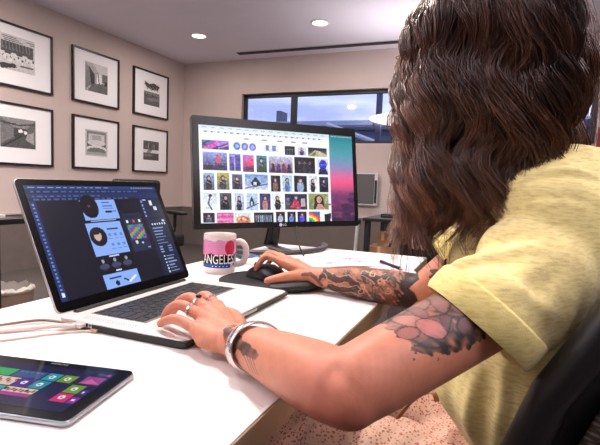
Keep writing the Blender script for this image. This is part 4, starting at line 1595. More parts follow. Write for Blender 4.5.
body.tube([lerp(LSH, LEL, -.05), lerp(LSH, LEL, .2), lerp(LSH, LEL, .45), lerp(LSH, LEL, .7), lerp(LSH, LEL, .9), LEL, LEL + unit(LEL - LSH) * .004],
          [.044, .043, .0415, .0395, .0375, .034, .027], n=28, res=24, round_ends=True)
body.tube([LEL + unit(LEL - LWR) * .004, LEL, lerp(LEL, LWR, .14), lerp(LEL, LWR, .35), lerp(LEL, LWR, .6), lerp(LEL, LWR, .85), LWR],
          [.027, .0335, (.036, .0365), (.0345, .035), (.031, .0315), (.0285, .0255), (.0285, .023)], n=28, res=30, round_ends=True)
body.ball(LEL + V(.004, .0, -.003), .032, 18)
body.tube([lerp(RSH, REL, -.05), lerp(RSH, REL, .2), lerp(RSH, REL, .45), lerp(RSH, REL, .7), lerp(RSH, REL, .9), REL, REL + unit(REL - RSH) * .012],
          [.044, .043, .041, .039, .037, .035, .031], n=28, res=24, round_ends=True)
body.tube([REL + unit(REL - RWR) * .010, REL, lerp(REL, RWR, .14), lerp(REL, RWR, .35), lerp(REL, RWR, .6), lerp(REL, RWR, .85), RWR],
          [.031, .0345, (.0365, .037), (.036, .0365), (.0325, .033), (.027, .024), (.027, .021)], n=28, res=30, round_ends=True)
body.ball(REL + V(.01, .004, -.01), .029, 18)


def hand(wr, mcp, fingers, thumb, palm_drop):
    """palm, four fingers (lists of joints) and a thumb, all overlapping shapes"""
    for k, (m, chain, r) in enumerate(fingers):
        base = lerp(wr, m, .18) + V(0, 0, -.001)
        body.tube([base, lerp(wr, m, .6) + V(0, 0, -.002), m + V(0, 0, -.003)], [(.0125, .016), (.0118, .0145), (.0108, .0118)], n=16, res=10, round_ends=True)
        pts = [m + V(0, 0, -.003)] + chain
        rr = [r * 1.14, r * 1.03, r * .93, r * .80]
        body.tube(pts, rr[:len(pts)], n=14, res=16, round_ends=True)
        body.ball(m + V(0, 0, .0005), (.0100, .0100, .0095), 12)
        body.ball(chain[0], r * 1.05, 12)
    for i in range(len(fingers) - 1):  # fill the back of the hand
        a, b = fingers[i][0], fingers[i + 1][0]
        body.tube([lerp(wr, lerp(a, b, .5), .15), lerp(wr, lerp(a, b, .5), .6) + V(0, 0, -.002), lerp(a, b, .5) - unit(lerp(a, b, .5) - wr) * .006 + V(0, 0, -.004)],
                  [(.012, .0165), (.0115, .0145), (.010, .0105)], n=14, res=10, round_ends=True)
    body.tube([thumb[0], thumb[1], thumb[2], thumb[3]], [.0145, .0135, .0108, .0088], n=16, res=18, round_ends=True)
    body.ball(lerp(thumb[0], thumb[1], .55), (.017, .017, .013), 14)
    body.ball(palm_drop, (.024, .015, .013), 14)
    body.tube([lerp(wr, fingers[3][0], .0), lerp(wr, palm_drop, .7), lerp(palm_drop, fingers[3][0], .6), fingers[3][0] + V(0, 0, -.004)], [.019, .0165, .0145, .011], n=16, res=14, round_ends=True)


L_F = [(V(-.383, .602, .789), [V(-.421, .625, .795), V(-.446, .636, .783), V(-.460, .643, .766)], .0082),
       (V(-.388, .581, .791), [V(-.430, .595, .797), V(-.457, .602, .784), V(-.471, .606, .766)], .0085),
       (V(-.386, .560, .787), [V(-.427, .568, .792), V(-.452, .573, .780), V(-.465, .577, .765)], .0081),
       (V(-.374, .535, .774), [V(-.411, .541, .779), V(-.437, .548, .772), V(-.453, .553, .763)], .0075)]
hand(LWR, None, L_F, [V(-.322, .562, .768), V(-.352, .602, .772), V(-.384, .632, .769), V(-.408, .648, .763)], V(-.345, .523, .764))
R_F = [(V(-0.459, 0.992, 0.797), [V(-0.499, 1.000, 0.803), V(-0.520, 1.000, 0.785), V(-0.527, 0.998, 0.768)], .0082),
       (V(-0.463, 1.015, 0.799), [V(-0.505, 1.032, 0.806), V(-0.532, 1.040, 0.791), V(-0.545, 1.043, 0.774)], .0085),
       (V(-0.458, 1.037, 0.794), [V(-0.497, 1.056, 0.799), V(-0.522, 1.066, 0.784), V(-0.535, 1.070, 0.767)], .0081),
       (V(-0.448, 1.056, 0.786), [V(-0.478, 1.076, 0.788), V(-0.498, 1.086, 0.772), V(-0.508, 1.091, 0.757)], .0072)]
hand(RWR, None, R_F, [V(-0.386, 0.958, 0.773), V(-0.414, 0.938, 0.772), V(-0.440, 0.926, 0.766), V(-0.459, 0.924, 0.761)], V(-0.405, 0.965, 0.767))

# torso, neck, hips and thighs (all under clothes)
SP = [(.50, .150, .76, .150, .105), (.60, .140, .757, .158, .105), (.70, .128, .755, .142, .098), (.80, .118, .755, .146, .100), (.90, .106, .757, .146, .092), (.95, .098, .760, .122, .076), (.985, .086, .762, .088, .056), (1.005, .075, .763, .05, .045)]


def torso(mb_, grow=0.0, rows=SP, n=48, res=26):
    rws = catmull([[c_[1], c_[2], c_[0], c_[3] + grow, c_[4] + grow] for c_ in rows], res)
    rings = [[V(r[0], r[1], r[2]) + LTt * r[3] * math.cos(a) + FT * r[4] * math.sin(a) for a in np.linspace(0, 2 * math.pi, n, endpoint=False)] for r in rws]
    mb_.ring_loft(rings)


torso(body)
body.tube([V(.075, .760, .98), V(.050, .762, 1.04), V(.012, .768, 1.10), V(-.012, .772, 1.15)], [.055, .047, .046, .046], n=24, res=12)
body.tube([LSH, V(.085, .70, .935), V(.095, .77, .945), RSH + V(0, 0, -.012)], [.042, .045, .045, .042], n=20, res=14, round_ends=True)
LHIP, RHIP = V(.125, .760, .53) + LTt * .095, V(.125, .760, .53) - LTt * .095
LKN, RKN = V(-.315, .675, .555), V(-.27, .955, .555)
for hp_, kn in ((LHIP, LKN), (RHIP, RKN)):
    body.tube([hp_, lerp(hp_, kn, .3)], [.078, .074], n=20, round_ends=True)
# head
HC = V(-.035, .765, 1.170)
HR = np.stack([FD, LT, UP], 1)        # local (forward, left, up) -> world


def hl(f, l, u):
    return HC + HR @ V(f, l, u)


body.ball(hl(-.008, 0, .012), (.098, .077, .110), 32, HR)
body.ball(hl(.045, 0, -.045), (.052, .056, .070), 24, HR)
body.tube([hl(-.01, .052, -.045), hl(.035, .045, -.083), hl(.082, 0, -.102), hl(.035, -.045, -.083), hl(-.01, -.052, -.045)], [.022, .021, .019, .021, .022], n=14, res=24, round_ends=True)
body.ball(hl(.078, 0, -.098), (.017, .020, .016), 14, HR)
for s_ in (-1, 1):
    body.ball(hl(.070, s_ * .036, -.028), (.024, .026, .022), 14, HR)   # cheek
    body.tube([hl(.083, s_ * .020, -.009), hl(.0845, s_ * .034, -.0115), hl(.076, s_ * .047, -.008)], [.0035, .0045, .0035], n=8, res=8, round_ends=True)
    body.tube([hl(.083, s_ * .020, .009), hl(.0855, s_ * .034, .0105), hl(.076, s_ * .047, .007)], [.0035, .0050, .0035], n=8, res=8, round_ends=True)
    body.tube([hl(.084, s_ * .012, .022), hl(.084, s_ * .034, .026), hl(.068, s_ * .054, .020)], [.009, .010, .008], n=10, res=8, round_ends=True)  # brow
    er = [hl(.005 + .016 * math.cos(a) * 1.0 - .006 * math.sin(a), s_ * (.079 + .006 * math.cos(a)), .0 + .030 * math.sin(a)) for a in np.linspace(-1.9, 2.6, 14)]
    body.tube(er, .0048, n=8, round_ends=True)
    body.ball(hl(.004, s_ * .076, .0), (.013, .007, .024), 12, HR)      # ear
body.tube([hl(.090, 0, .016), hl(.100, 0, -.004), hl(.112, 0, -.026), hl(.107, 0, -.034)], [(.008, .008), (.009, .009), (.0125, .010), (.013, .007)], n=14, res=14, round_ends=True)
body.tube([hl(.089, .024, -.064), hl(.099, .010, -.0595), hl(.101, 0, -.061), hl(.099, -.010, -.0595), hl(.089, -.024, -.064)], [.003, .0055, .005, .0055, .003], n=10, res=16, round_ends=True)
body.tube([hl(.089, .022, -.066), hl(.098, .008, -.073), hl(.098, -.008, -.073), hl(.089, -.022, -.066)], [.003, .006, .006, .003], n=10, res=16, round_ends=True)

bme = remesh(body, 0.0024, 6, 0.5)
# finer skin on the arms and hands, where the tattoos are
bm = bmesh.new()
bm.from_mesh(bme)
sel = []
for e in bm.edges:
    p = (e.verts[0].co + e.verts[1].co) * .5
    if p.x < 0.0 and p.z < .93 and (p.y < .62 or p.y > .9) and p.x > -.40:
        sel.append(e)
bmesh.ops.subdivide_edges(bm, edges=sel, cuts=1, use_grid_fill=True)
for J_, R_2 in ((LEL, .062), (REL, .055)):
    near_ = [v for v in bm.verts if (np.array(v.co[:]) - J_) @ (np.array(v.co[:]) - J_) < R_2 * R_2]
    for _ in range(40):
        bmesh.ops.smooth_vert(bm, verts=near_, factor=.5, use_axis_x=True, use_axis_y=True, use_axis_z=True)
bm.to_mesh(bme)
bm.free()
nv = len(bme.vertices)
co = np.zeros(nv * 3)
bme.vertices.foreach_get('co', co)
co = co.reshape(-1, 3)
no = np.zeros(nv * 3)
bme.vertices.foreach_get('normal', no)
no = no.reshape(-1, 3)


def L3(r, g, b):
    return np.array(lin((r, g, b))[:3])


skin = L3(198, 130, 102)
cols = np.tile(skin, (nv, 1))


def vnoise(p, s, seed=0):
    """cheap smooth noise from sines, -1..1"""
    r_ = np.random.default_rng(seed)
    out_ = np.zeros(len(p))
    for k in range(5):
        d = r_.normal(0, 1, 3)
        d /= np.linalg.norm(d)
        out_ += np.sin(p @ d * s * (1 + .35 * k) + r_.uniform(0, 6.3))
    return out_ / 2.6


# redness at knuckles, finger ends and elbow, mottling everywhere
cols *= (1 + .05 * vnoise(co, 160, 1) + .03 * vnoise(co, 600, 2))[:, None]


def blush(c0, r, amt, rgb=(196, 96, 80)):
    w_ = np.exp(-(np.linalg.norm(co - c0, axis=1) / r) ** 2) * amt
    cols[:] = cols * (1 - w_[:, None]) + L3(*rgb) * w_[:, None]


blush(LEL + V(-.01, -.02, -.02), .05, .45, (178, 84, 74))
for fs_ in (L_F, R_F):
    for m, ch, r in fs_:
        blush(m + V(0, 0, .008), .012, .35)
        blush(ch[0] + V(0, 0, .006), .010, .35)
        blush(ch[-1], .012, .45)
lipw = np.exp(-(np.linalg.norm((co - hl(.100, 0, -.067)) * 1.0, axis=1) / .014) ** 2)
cols[:] = cols * (1 - .8 * lipw[:, None]) + L3(176, 74, 76) * .8 * lipw[:, None]

# --- tattoos, inked in each limb's own frame: u metres along the limb, v metres across it (up positive)
INK = L3(44, 36, 38)


def frame(o, e, out_dir):
    """limb frame: origin o, u towards e, w out of the tattooed side, v = w x u"""
    u = unit(e - o)
    w_ = unit(out_dir - u * (out_dir @ u))
    v = np.cross(w_, u)
    d = co - o
    return d @ u, d @ v, d @ w_, no @ w_


def seg_d(U_, V_, pts):
    best = np.full(len(U_), 9.0)
    for (a, b), (c_, d_) in zip(pts[:-1], pts[1:]):
        ex, ey = c_ - a, d_ - b
        t_ = np.clip(((U_ - a) * ex + (V_ - b) * ey) / (ex * ex + ey * ey + 1e-12), 0, 1)
        best = np.minimum(best, np.hypot(U_ - a - t_ * ex, V_ - b - t_ * ey))
    return best


def in_poly(U_, V_, pts):
    m = np.zeros(len(U_), bool)
    j = len(pts) - 1
    for i in range(len(pts)):
        (x0, y0), (x1, y1) = pts[i], pts[j]
        cnd = (y0 > V_) != (y1 > V_)
        m ^= cnd & (U_ < (x1 - x0) * (V_ - y0) / (y1 - y0 + 1e-15) + x0)
        j = i
    return m


def ink(mask, amt, rgb=None):
    c_ = INK if rgb is None else L3(*rgb)
    amt = np.broadcast_to(amt, mask.shape)[mask][:, None]
    cols[mask] = cols[mask] * (1 - amt) + c_ * amt


# left wrist: a dark sprig under the bracelet
u_, v_, w_, nn = frame(LEL, LWR, V(.37, -.85, .37))
near = (nn > .05) & (np.hypot(v_, w_) < .06) & (u_ > .09) & (u_ < .27)
grain = vnoise(co, 190, 5)
pl = [(.236, -.004), (.2239, -.0123), (.208, -.0123), (.1976, -.009), (.1723, -.006), (.159, -.002), (.138, -.001), (.112, .003), (.118, .010), (.136, .010), (.152, .013), (.169, .0085), (.1804, .0176), (.20, .014), (.213, .006)]
m = near & in_poly(u_, v_ + .0012 * grain, pl)
ink(m, np.clip(.84 + .2 * grain, .6, .94))
for a_ in (.118, .126, .134, .143):
    m = near & (seg_d(u_, v_, [(a_ + .01, .010), (a_, .017), (a_ - .006, .024)]) < .0010)
    ink(m, .55)
m = near & (seg_d(u_, v_, [(.236, -.006), (.229, -.015), (.218, -.0145)]) < .0022)
ink(m, .7)
# left upper arm: a dense flower piece
u_, v_, w_, nn = frame(LEL, LSH, V(.06, -.96, .28))
near = (nn > -.2) & (np.hypot(v_, w_) < .07)
g1, g2, g3 = vnoise(co, 230, 8), vnoise(co, 520, 9), vnoise(co, 90, 10)
pl = [(.057, .030), (.070, .046), (.10, .050), (.17, .050), (.18, -.02), (.152, -.018), (.122, -.0225), (.0947, -.0170), (.076, -.010), (.059, .0004), (.0636, .0083), (.0575, .0174), (.062, .024)]
area = near & in_poly(u_ + .0018 * g1, v_ + .0018 * g2, pl)
ink(area, np.clip(.72 + .24 * g1 + .2 * g2, .25, .94), (58, 47, 45))
up_ = area & (v_ > .026)
cols[up_] = cols[up_] * .72 + L3(150, 110, 98) * .28
low = area & (v_ < .004)
ink(low, np.clip(.55 + .35 * g1 + .25 * g2, 0, .92), (40, 38, 33))


def petal(uc, vc, a, b, ang, rgb, edge=.0012, fill=.62):
    ca_, sa_ = math.cos(ang), math.sin(ang)
    x = (u_ - uc) * ca_ + (v_ - vc) * sa_
    y = -(u_ - uc) * sa_ + (v_ - vc) * ca_
    q = np.hypot(x / a, y / b)
    ink(area & (q <= 1 + edge / b), .6, (52, 38, 38))
    f_ = np.clip(1.25 - .5 * q + .15 * g2, .2, 1.0) * fill
    m_ = area & (q <= 1)
    ink(m_, f_, rgb)


petal(.1229, .028, .013, .007, .9, (160, 116, 106), fill=.6)
petal(.108, .036, .013, .006, .2, (166, 122, 110), fill=.6)
petal(.137, .012, .012, .007, -.5, (138, 98, 92), fill=.6)
petal(.1256, -.0019, .010, .0065, .3, (118, 74, 74), fill=.7)
petal(.0819, .026, .0135, .0075, 2.4, (186, 124, 112), fill=.8)
petal(.0690, .0165, .0105, .0060, 2.9, (176, 112, 102), fill=.75)
petal(.0975, .0295, .0085, .0055, 1.4, (150, 100, 94), fill=.6)
petal(.0925, .0100, .0140, .0092, 2.3, (196, 118, 110), fill=.88)
petal(.110, .008, .009, .0055, 1.2, (112, 78, 74), fill=.6)
for pts in ([(.10, .02), (.115, .015), (.14, .026), (.16, .022)], [(.105, .0), (.118, .010), (.135, .004)], [(.118, -.010), (.127, -.013), (.138, -.006), (.136, .004), (.124, .006), (.115, .0), (.118, -.010)],
            [(.066, .004), (.082, -.006), (.10, -.012)], [(.07, .036), (.095, .043), (.13, .044)]):
    ink(area & (seg_d(u_, v_, pts) < .0011), .7)
for (a_, b_) in ((.0625, -.002), (.082, -.0165), (.058, -.006)):
    ink(near & (np.hypot(u_ - a_, v_ - b_) < .0012), .8)
# right forearm: black and shaded full wrap with a spiked edge at the elbow
u_, v_, w_, nn = frame(REL, RWR, V(.24, -.95, .2))
near = (np.hypot(v_, w_) < .06) & (u_ > -.03) & (u_ < .30)
g1, g2, g3 = vnoise(co, 130, 21), vnoise(co, 420, 22), vnoise(co, 70, 23)
tri = np.abs(((v_ * 48 + .2) % 2) - 1)
area = near & (u_ > -.004 + .022 * tri + .003 * g1) & (u_ < .214 + .012 * g1)
ink(area, np.clip(.62 + .32 * g1 + .3 * g2, .15, .95), (46, 38, 36))
warm = area & (g3 + .7 * g2 > .35)
ink(warm, .5, (196, 128, 92))
dark = area & (u_ < .040 + .010 * g2 + .008 * g1)
ink(dark, .88, (32, 29, 33))
low = area & (v_ > .014 + .006 * g1) & (g2 > -.7)
ink(low, .6, (36, 32, 34))
for pts in ([(.214, -.012), (.18, .002), (.15, -.004), (.12, .012)], [(.21, .012), (.17, .020), (.13, .014)], [(.12, -.02), (.09, -.012), (.07, -.018)]):
    d_ = seg_d(u_ + .003 * g2, v_ + .003 * g1, pts)
    ink(area & (d_ < .0058), .8, (30, 28, 32))
    ink(area & (d_ >= .0058) & (d_ < .0078), .65, (200, 146, 118))
for k in range(8):
    uu, vv = .05 + .0095 * k, -.008 + .016 * math.sin(k * 2.1)
    pts = [(uu + .010 * math.cos(a) * (1 - .12 * i), vv + .008 * math.sin(a) * (1 - .1 * i)) for i, a in enumerate(np.linspace(k, k + 4.6, 7))]
    ink(area & (seg_d(u_, v_ + .0015 * g2, pts) < .0015), .75, (204, 148, 116) if k % 2 else (32, 28, 30))
# curl on the right wrist and a small bolt above the elbow
ink(near & (seg_d(u_, v_, [(.258, .000), (.246, -.004), (.230, .004), (.218, .016)]) < .0042), .75)
u2, v2, w2, n2 = frame(REL, RSH, V(.04, -.99, .13))
ok = (np.hypot(v2, w2) < .06)
ink(ok & (seg_d(u2, v2, [(.062, .016), (.052, .022), (.056, .012), (.044, .014)]) < .0026), .85)

paint_attr(bme, cols, 'POINT', 'paint')
bme.materials.clear()
bme.materials.append(mat_attr('skin', 0.48, attr='paint', spec=0.4, sss=0.12, bump=0.12, bscale=500))
bme.polygons.foreach_set('use_smooth', [True] * len(bme.polygons))
bme.name = 'body'
_co = co - PER.loc
bme.vertices.foreach_set('co', _co.ravel())
bodyo = bpy.data.objects.new('body', bme)
COL.objects.link(bodyo)
bodyo.parent = PER.o

# eyes, brows
for s_ in (-1, 1):
    mb = MB()
    mb.ball(hl(.0735, s_ * .033, .000), .0120, 16)
    ey = PER.part('eye', mb, mat('eye_white', (232, 226, 220), 0.2), smooth=60)
    mb = MB()
    mb.ball(hl(.0838, s_ * .0335, -.0005), (.0025, .0052, .0052), 14, HR)
    link('iris', mb, mat('iris_brown', (70, 42, 26), 0.2), ey, off=PER.loc, smooth=60)
    mb = MB()
    mb.tube([hl(.096, s_ * .014, .028), hl(.093, s_ * .034, .034), hl(.076, s_ * .055, .028)], [(.0035, .0015), (.0032, .0018), (.0015, .001)], n=8, res=10, round_ends=True)
    PER.part('eyebrow', mb, mat('brow_brown', (58, 38, 28), 0.8), smooth=60)

# ---- rings and bracelet
silver = mat('silver', (216, 214, 212), 0.2, metal=1.0)


def band(c0, axis, r, w, th, up=None, gem=None):
    axis = unit(axis)
    m_ = MB()
    pts = []
    s1 = unit(np.cross(axis, UP))
    s2 = np.cross(s1, axis)
    k = 36
    rings = []
    for a in np.linspace(0, 2 * math.pi, k, endpoint=False):
        d = s1 * math.cos(a) + s2 * math.sin(a)
        rings.append([c0 + d * (r + x) + axis * z for x, z in ((0, -w / 2), (th, -w / 2 * .8), (th * 1.1, 0), (th, w / 2 * .8), (0, w / 2))])
    n_ = 5
    vs = [q for r_ in rings for q in r_]
    fs = []
    for i in range(k):
        for j in range(n_):
            a, b = i * n_ + j, i * n_ + (j + 1) % n_
            a2, b2 = ((i + 1) % k) * n_ + j, ((i + 1) % k) * n_ + (j + 1) % n_
            fs.append((a, b, b2, a2))
    m_.add(vs, fs)
    return m_, s1, s2


for (m0, ch, r), f_, st in ((L_F[2], .45, 'plain'), (L_F[1], .5, 'stone'), (L_F[0], .5, 'plain')):
    c0 = lerp(m0 + V(0, 0, -.003), ch[0], f_)
    mb, s1, s2 = band(c0, ch[0] - m0, r * 1.10, .0045 if st == 'plain' else .004, .0013)
    rg = PER.part('ring', mb, silver, smooth=50, label='silver ring')
    if st == 'stone':
        mb = MB()
        mb.ball(c0 + UP * (r * 1.1 + .0018), (.0055, .0045, .0026), 14)
        link('stone', mb, mat('dark_stone', (40, 36, 42), 0.15), rg, off=PER.loc, smooth=50)
    else:
        for k in (-1, 0, 1):
            mb = MB()
            mb.ball(c0 + UP * (r * 1.1 + .001) + s1 * .004 * k, .0018, 8)
            link('bead', mb, silver, rg, off=PER.loc, smooth=50)
# open cuff bracelet, tilted on the left wrist
ax = unit(unit(LWR - LEL) + V(.10, .06, -.16))
bc = lerp(LEL, LWR, .785) + V(.0, .001, .001)
s1 = unit(np.cross(ax, UP))
s2 = np.cross(s1, ax)
rings = []
for a in np.linspace(math.radians(-64), math.radians(244), 64):
    d = s1 * math.cos(a) * .0338 + s2 * math.sin(a) * .0290
    dn = unit(d)
    wd = .0105
    rings.append([bc + d + dn * x + ax * z for x, z in ((0, -wd), (.0016, -wd), (.0030, -wd * .8), (.0038, -wd * .4), (.0038, wd * .4), (.0030, wd * .8), (.0016, wd), (0, wd))])
mb = MB()
mb.ring_loft(rings)
brc = PER.part('bracelet', mb, mat('bracelet_silver', (206, 204, 202), 0.22, metal=0.95, bump=0.25, bscale=200), smooth=50, label='wide polished silver cuff bracelet')

# ---- t-shirt: torso and sleeves as one skin, opened at neck, hem and cuffs
CUFL = V(-.008, .531, .839)
CUAX = unit(V(-.584, -.285, -.76))
CUFR = V(-.062, .932, .848)
CUAR = unit(REL - RSH)
sh = MB()
SHP = [(.575, .135, .745, .170, .110), (.62, .122, .745, .174, .118), (.66, .100, .746, .176, .138), (.71, .078, .748, .178, .160), (.76, .082, .750, .172, .156), (.82, .104, .753, .168, .126), (.90, .106, .757, .168, .116), (.95, .100, .760, .168, .100), (.985, .094, .762, .156, .090), (1.010, .091, .762, .132, .076), (1.030, .088, .763, .098, .066), (1.046, .086, .763, .068, .058)]
torso(sh, 0.0, SHP, 64, 40)
LSI = LSH + V(.015, .05, .01)
sh.tube([LSI, LSH + V(.0, .0, .004), lerp(LSH, CUFL, .5) + V(.0, .0, .002), lerp(LSH, CUFL, .85), CUFL, CUFL + CUAX * .038],
        [(.060, .060), (.061, .061), (.0605, .063), (.061, .065), (.061, .066), (.061, .066)], n=40, res=24)
RSI = RSH + V(.0, -.05, .0)
sh.tube([RSI, RSH + V(.002, -.004, .006), lerp(RSH, CUFR, .5), CUFR, CUFR + CUAR * .012], [(.058, .058), (.058, .058), (.056, .058), (.053, .055), (.053, .055)], n=40, res=24)
sh.ball(LSH + V(.008, .022, .012), (.062, .062, .062), 24)
sh.ball(LSH + V(-.022, .0, .022), (.052, .052, .052), 24)
sh.ball(LSH + V(-.004, .03, .040), (.050, .05, .042), 24)
sh.ball(RSH + V(.02, -.03, .004), (.058, .062, .056), 24)
for k_ in (-1, 1):
    sh.ball(V(.106, .757, .872) + FT * .082 + LTt * .072 * k_, (.066, .066, .070), 28)
sme = remesh(sh, 0.004, 10, 0.5)
bm = bmesh.new()
bm.from_mesh(sme)
bm.normal_update()
dead = []
for f_ in bm.faces:
    c0 = np.array(f_.calc_center_median()[:])
    n_ = np.array(f_.normal[:])
    if c0[2] < .583 and n_[2] < -.4 or c0[2] > 1.036 and n_[2] > .55 and np.hypot(c0[0] - .086, c0[1] - .763) < .062:
        dead.append(f_)
        continue
    d = c0 - CUFL
    tz = [r_[0] for r_ in SHP]
    tq = c0 - V(np.interp(c0[2], tz, [r_[1] for r_ in SHP]), np.interp(c0[2], tz, [r_[2] for r_ in SHP]), c0[2])
    on_torso = np.hypot((tq @ LTt) / np.interp(c0[2], tz, [r_[3] for r_ in SHP]), (tq @ FT) / np.interp(c0[2], tz, [r_[4] for r_ in SHP])) < 1.07
    if d @ CUAX > .000 and np.linalg.norm(d) < .10 and not on_torso:
        dead.append(f_)
        continue
    d = c0 - CUFR
    if d @ CUAR > .000 and np.linalg.norm(d) < .08:
        dead.append(f_)
bmesh.ops.delete(bm, geom=dead, context='FACES')
# folds: ridges pressed along lines in space
# (points near the surface, width, height); every line is first dropped onto the cloth
FOLDS = [([(-0.056, 0.513, 0.894), (-0.026, 0.526, 0.904), (0.008, 0.541, 0.918), (0.043, 0.556, 0.924)], .009, .0065),
         ([(-0.051, 0.503, 0.883), (-0.02, 0.517, 0.895), (0.019, 0.534, 0.901)], .008, -.0045),
         ([(0.046, 0.64, 0.993), (0.095, 0.66, 0.99)], .005, .003), ([(0.044, 0.638, 0.984), (0.093, 0.659, 0.981)], .005, -.003),
         ([(0.096, 0.637, 0.96), (0.111, 0.645, 0.985)], .006, .005), ([(0.104, 0.64, 0.955), (0.12, 0.648, 0.985)], .006, -.004),
         ([(0.011, 0.506, 0.88), (0.058, 0.524, 0.86)], .010, .005), ([(0.03, 0.514, 0.872), (0.078, 0.538, 0.913)], .011, -.004),
         ([(0.058, 0.543, 0.821), (0.07, 0.552, 0.869)], .010, .006),
         ([(0.017, 0.617, 0.746), (0.017, 0.609, 0.667)], .011, -.009), ([(0.032, 0.614, 0.769), (0.031, 0.61, 0.727), (0.03, .61, .67)], .010, .007),
         ([(-0.0, 0.612, 0.75), (-0.005, 0.61, 0.67)], .010, .006), ([(-0.035, .63, .76), (-.03, .62, .69)], .012, -.005),
         ([(.06, .60, .80), (.06, .59, .68)], .013, .006), ([(.09, .59, .80), (.09, .585, .67)], .012, -.006),
         ([(0.013, 0.592, 0.973), (0.04, 0.604, 0.977), (0.077, 0.619, 0.973), (0.097, 0.626, 0.966)], .0042, -.0022), ([(0.013, 0.592, 0.966), (0.04, 0.604, 0.969), (0.077, 0.619, 0.966)], .004, .0015)]
bm.verts.ensure_lookup_table()
SV = np.array([v.co[:] for v in bm.verts])
SN = np.array([v.normal[:] for v in bm.verts])
SD = np.zeros(len(SV))
for pts, s_, h_ in FOLDS:
    pl_ = catmull(np.array(pts), 9)
    pl_ = np.array([SV[np.argmin(np.linalg.norm(SV - q, axis=1))] for q in pl_])
    best, bt = np.full(len(SV), 9.0), np.zeros(len(SV))
    for i in range(len(pl_) - 1):
        e = pl_[i + 1] - pl_[i]
        t_ = np.clip((SV - pl_[i]) @ e / (e @ e + 1e-12), 0, 1)
        r = np.linalg.norm(SV - pl_[i] - t_[:, None] * e, axis=1)
        m = r < best
        best[m] = r[m]
        bt[m] = (i + t_[m]) / (len(pl_) - 1)
    SD += h_ * np.exp(-(best / s_) ** 2) * np.sin(math.pi * np.clip(bt * .84 + .08, 0, 1)) ** .5
SD += .0011 * np.sin(SV[:, 0] * 90 + SV[:, 2] * 60) * np.sin(SV[:, 1] * 70 - SV[:, 2] * 40)
for v, d_, n_ in zip(bm.verts, SD, SN):
    v.co = Vector((np.array(v.co[:]) + n_ * d_).tolist())
bmesh.ops.smooth_vert(bm, verts=bm.verts, factor=.4, use_axis_x=True, use_axis_y=True, use_axis_z=True)
bm.to_mesh(sme)
bm.free()
shm = bpy.data.materials.new('heather_yellow_cotton')
shm.use_nodes = True
nt = shm.node_tree
b_ = nt.nodes['Principled BSDF']
b_.inputs['Roughness'].default_value = 0.9
b_.inputs['Specular IOR Level'].default_value = 0.15
b_.inputs['Sheen Weight'].default_value = 0.25
tc = nt.nodes.new('ShaderNodeTexCoord')
mp = nt.nodes.new('ShaderNodeMapping')
mp.inputs['Scale'].default_value = (80, 95, 420)
n1 = nt.nodes.new('ShaderNodeTexNoise')
n1.inputs['Scale'].default_value = 1.0
n1.inputs['Detail'].default_value = 4
cr = nt.nodes.new('ShaderNodeValToRGB')
cr.color_ramp.elements[0].position = .30
cr.color_ramp.elements[0].color = lin((212, 190, 124))
cr.color_ramp.elements[1].position = .56
cr.color_ramp.elements[1].color = lin((236, 220, 150))
nt.links.new(tc.outputs['Object'], mp.inputs['Vector'])
nt.links.new(mp.outputs['Vector'], n1.inputs['Vector'])
nt.links.new(n1.outputs['Fac'], cr.inputs['Fac'])
nt.links.new(cr.outputs['Color'], b_.inputs['Base Color'])
n2 = nt.nodes.new('ShaderNodeTexNoise')
n2.inputs['Scale'].default_value = 700
bp = nt.nodes.new('ShaderNodeBump')
bp.inputs['Strength'].default_value = .25
bp.inputs['Distance'].default_value = .001
nt.links.new(tc.outputs['Object'], n2.inputs['Vector'])
nt.links.new(n2.outputs['Fac'], bp.inputs['Height'])
nt.links.new(bp.outputs['Normal'], b_.inputs['Normal'])
sme.materials.clear()
sme.materials.append(shm)
sme.polygons.foreach_set('use_smooth', [True] * len(sme.polygons))
sme.transform(Matrix.Translation(Vector((-PER.loc).tolist())))
sme.name = 't_shirt'
shirt = bpy.data.objects.new('t_shirt', sme)
COL.objects.link(shirt)
shirt.parent = PER.o
sd_ = shirt.modifiers.new('solid', 'SOLIDIFY')
sd_.thickness = .0022
sd_.offset = -1


def cuff(c0, axis, ra, rb, w, th):
    axis = unit(axis)
    s1 = unit(np.cross(axis, UP))
    s2 = np.cross(s1, axis)
    k = 72
    rings = []
    for i, a in enumerate(np.linspace(0, 2 * math.pi, k, endpoint=False)):
        wob = 1 + .012 * math.sin(3 * a + 1) + .008 * math.sin(7 * a)
        d = s1 * math.cos(a) * ra * wob + s2 * math.sin(a) * rb * wob
        dn = unit(d)
        rings.append([c0 + d + dn * x + axis * z for x, z in ((-.001, -w), (.0015, -w), (.0035, -w * .9), (.0042, -w * .5), (.0038, -w * .1), (.0018, 0.002), (-.0005, .002), (-.0025, -w * .2), (-.003, -w * .8))])
    n_ = 9
    vs = [q for r_ in rings for q in r_]
    fs = []
    for i in range(k):
        for j in range(n_):
            a, b = i * n_ + j, i * n_ + (j + 1) % n_
            a2, b2 = ((i + 1) % k) * n_ + j, ((i + 1) % k) * n_ + (j + 1) % n_
            fs.append((a, b, b2, a2))
    m_ = MB()
    m_.add(vs, fs)
    return m_


cufm = shm.copy()
cufm.name = 'yellow_cuff_cotton'
for nd in cufm.node_tree.nodes:
    if nd.type == 'VALTORGB':
        nd.color_ramp.elements[0].color = lin((218, 196, 116))
        nd.color_ramp.elements[1].color = lin((238, 222, 146))
link('sleeve_cuff', cuff(CUFL + CUAX * .005, CUAX, .0595, .0640, .030, .004), cufm, shirt, off=PER.loc, smooth=60)
link('sleeve_cuff', cuff(CUFR + CUAR * .004, CUAR, .0545, .0565, .026, .004), cufm, shirt, off=PER.loc, smooth=60)
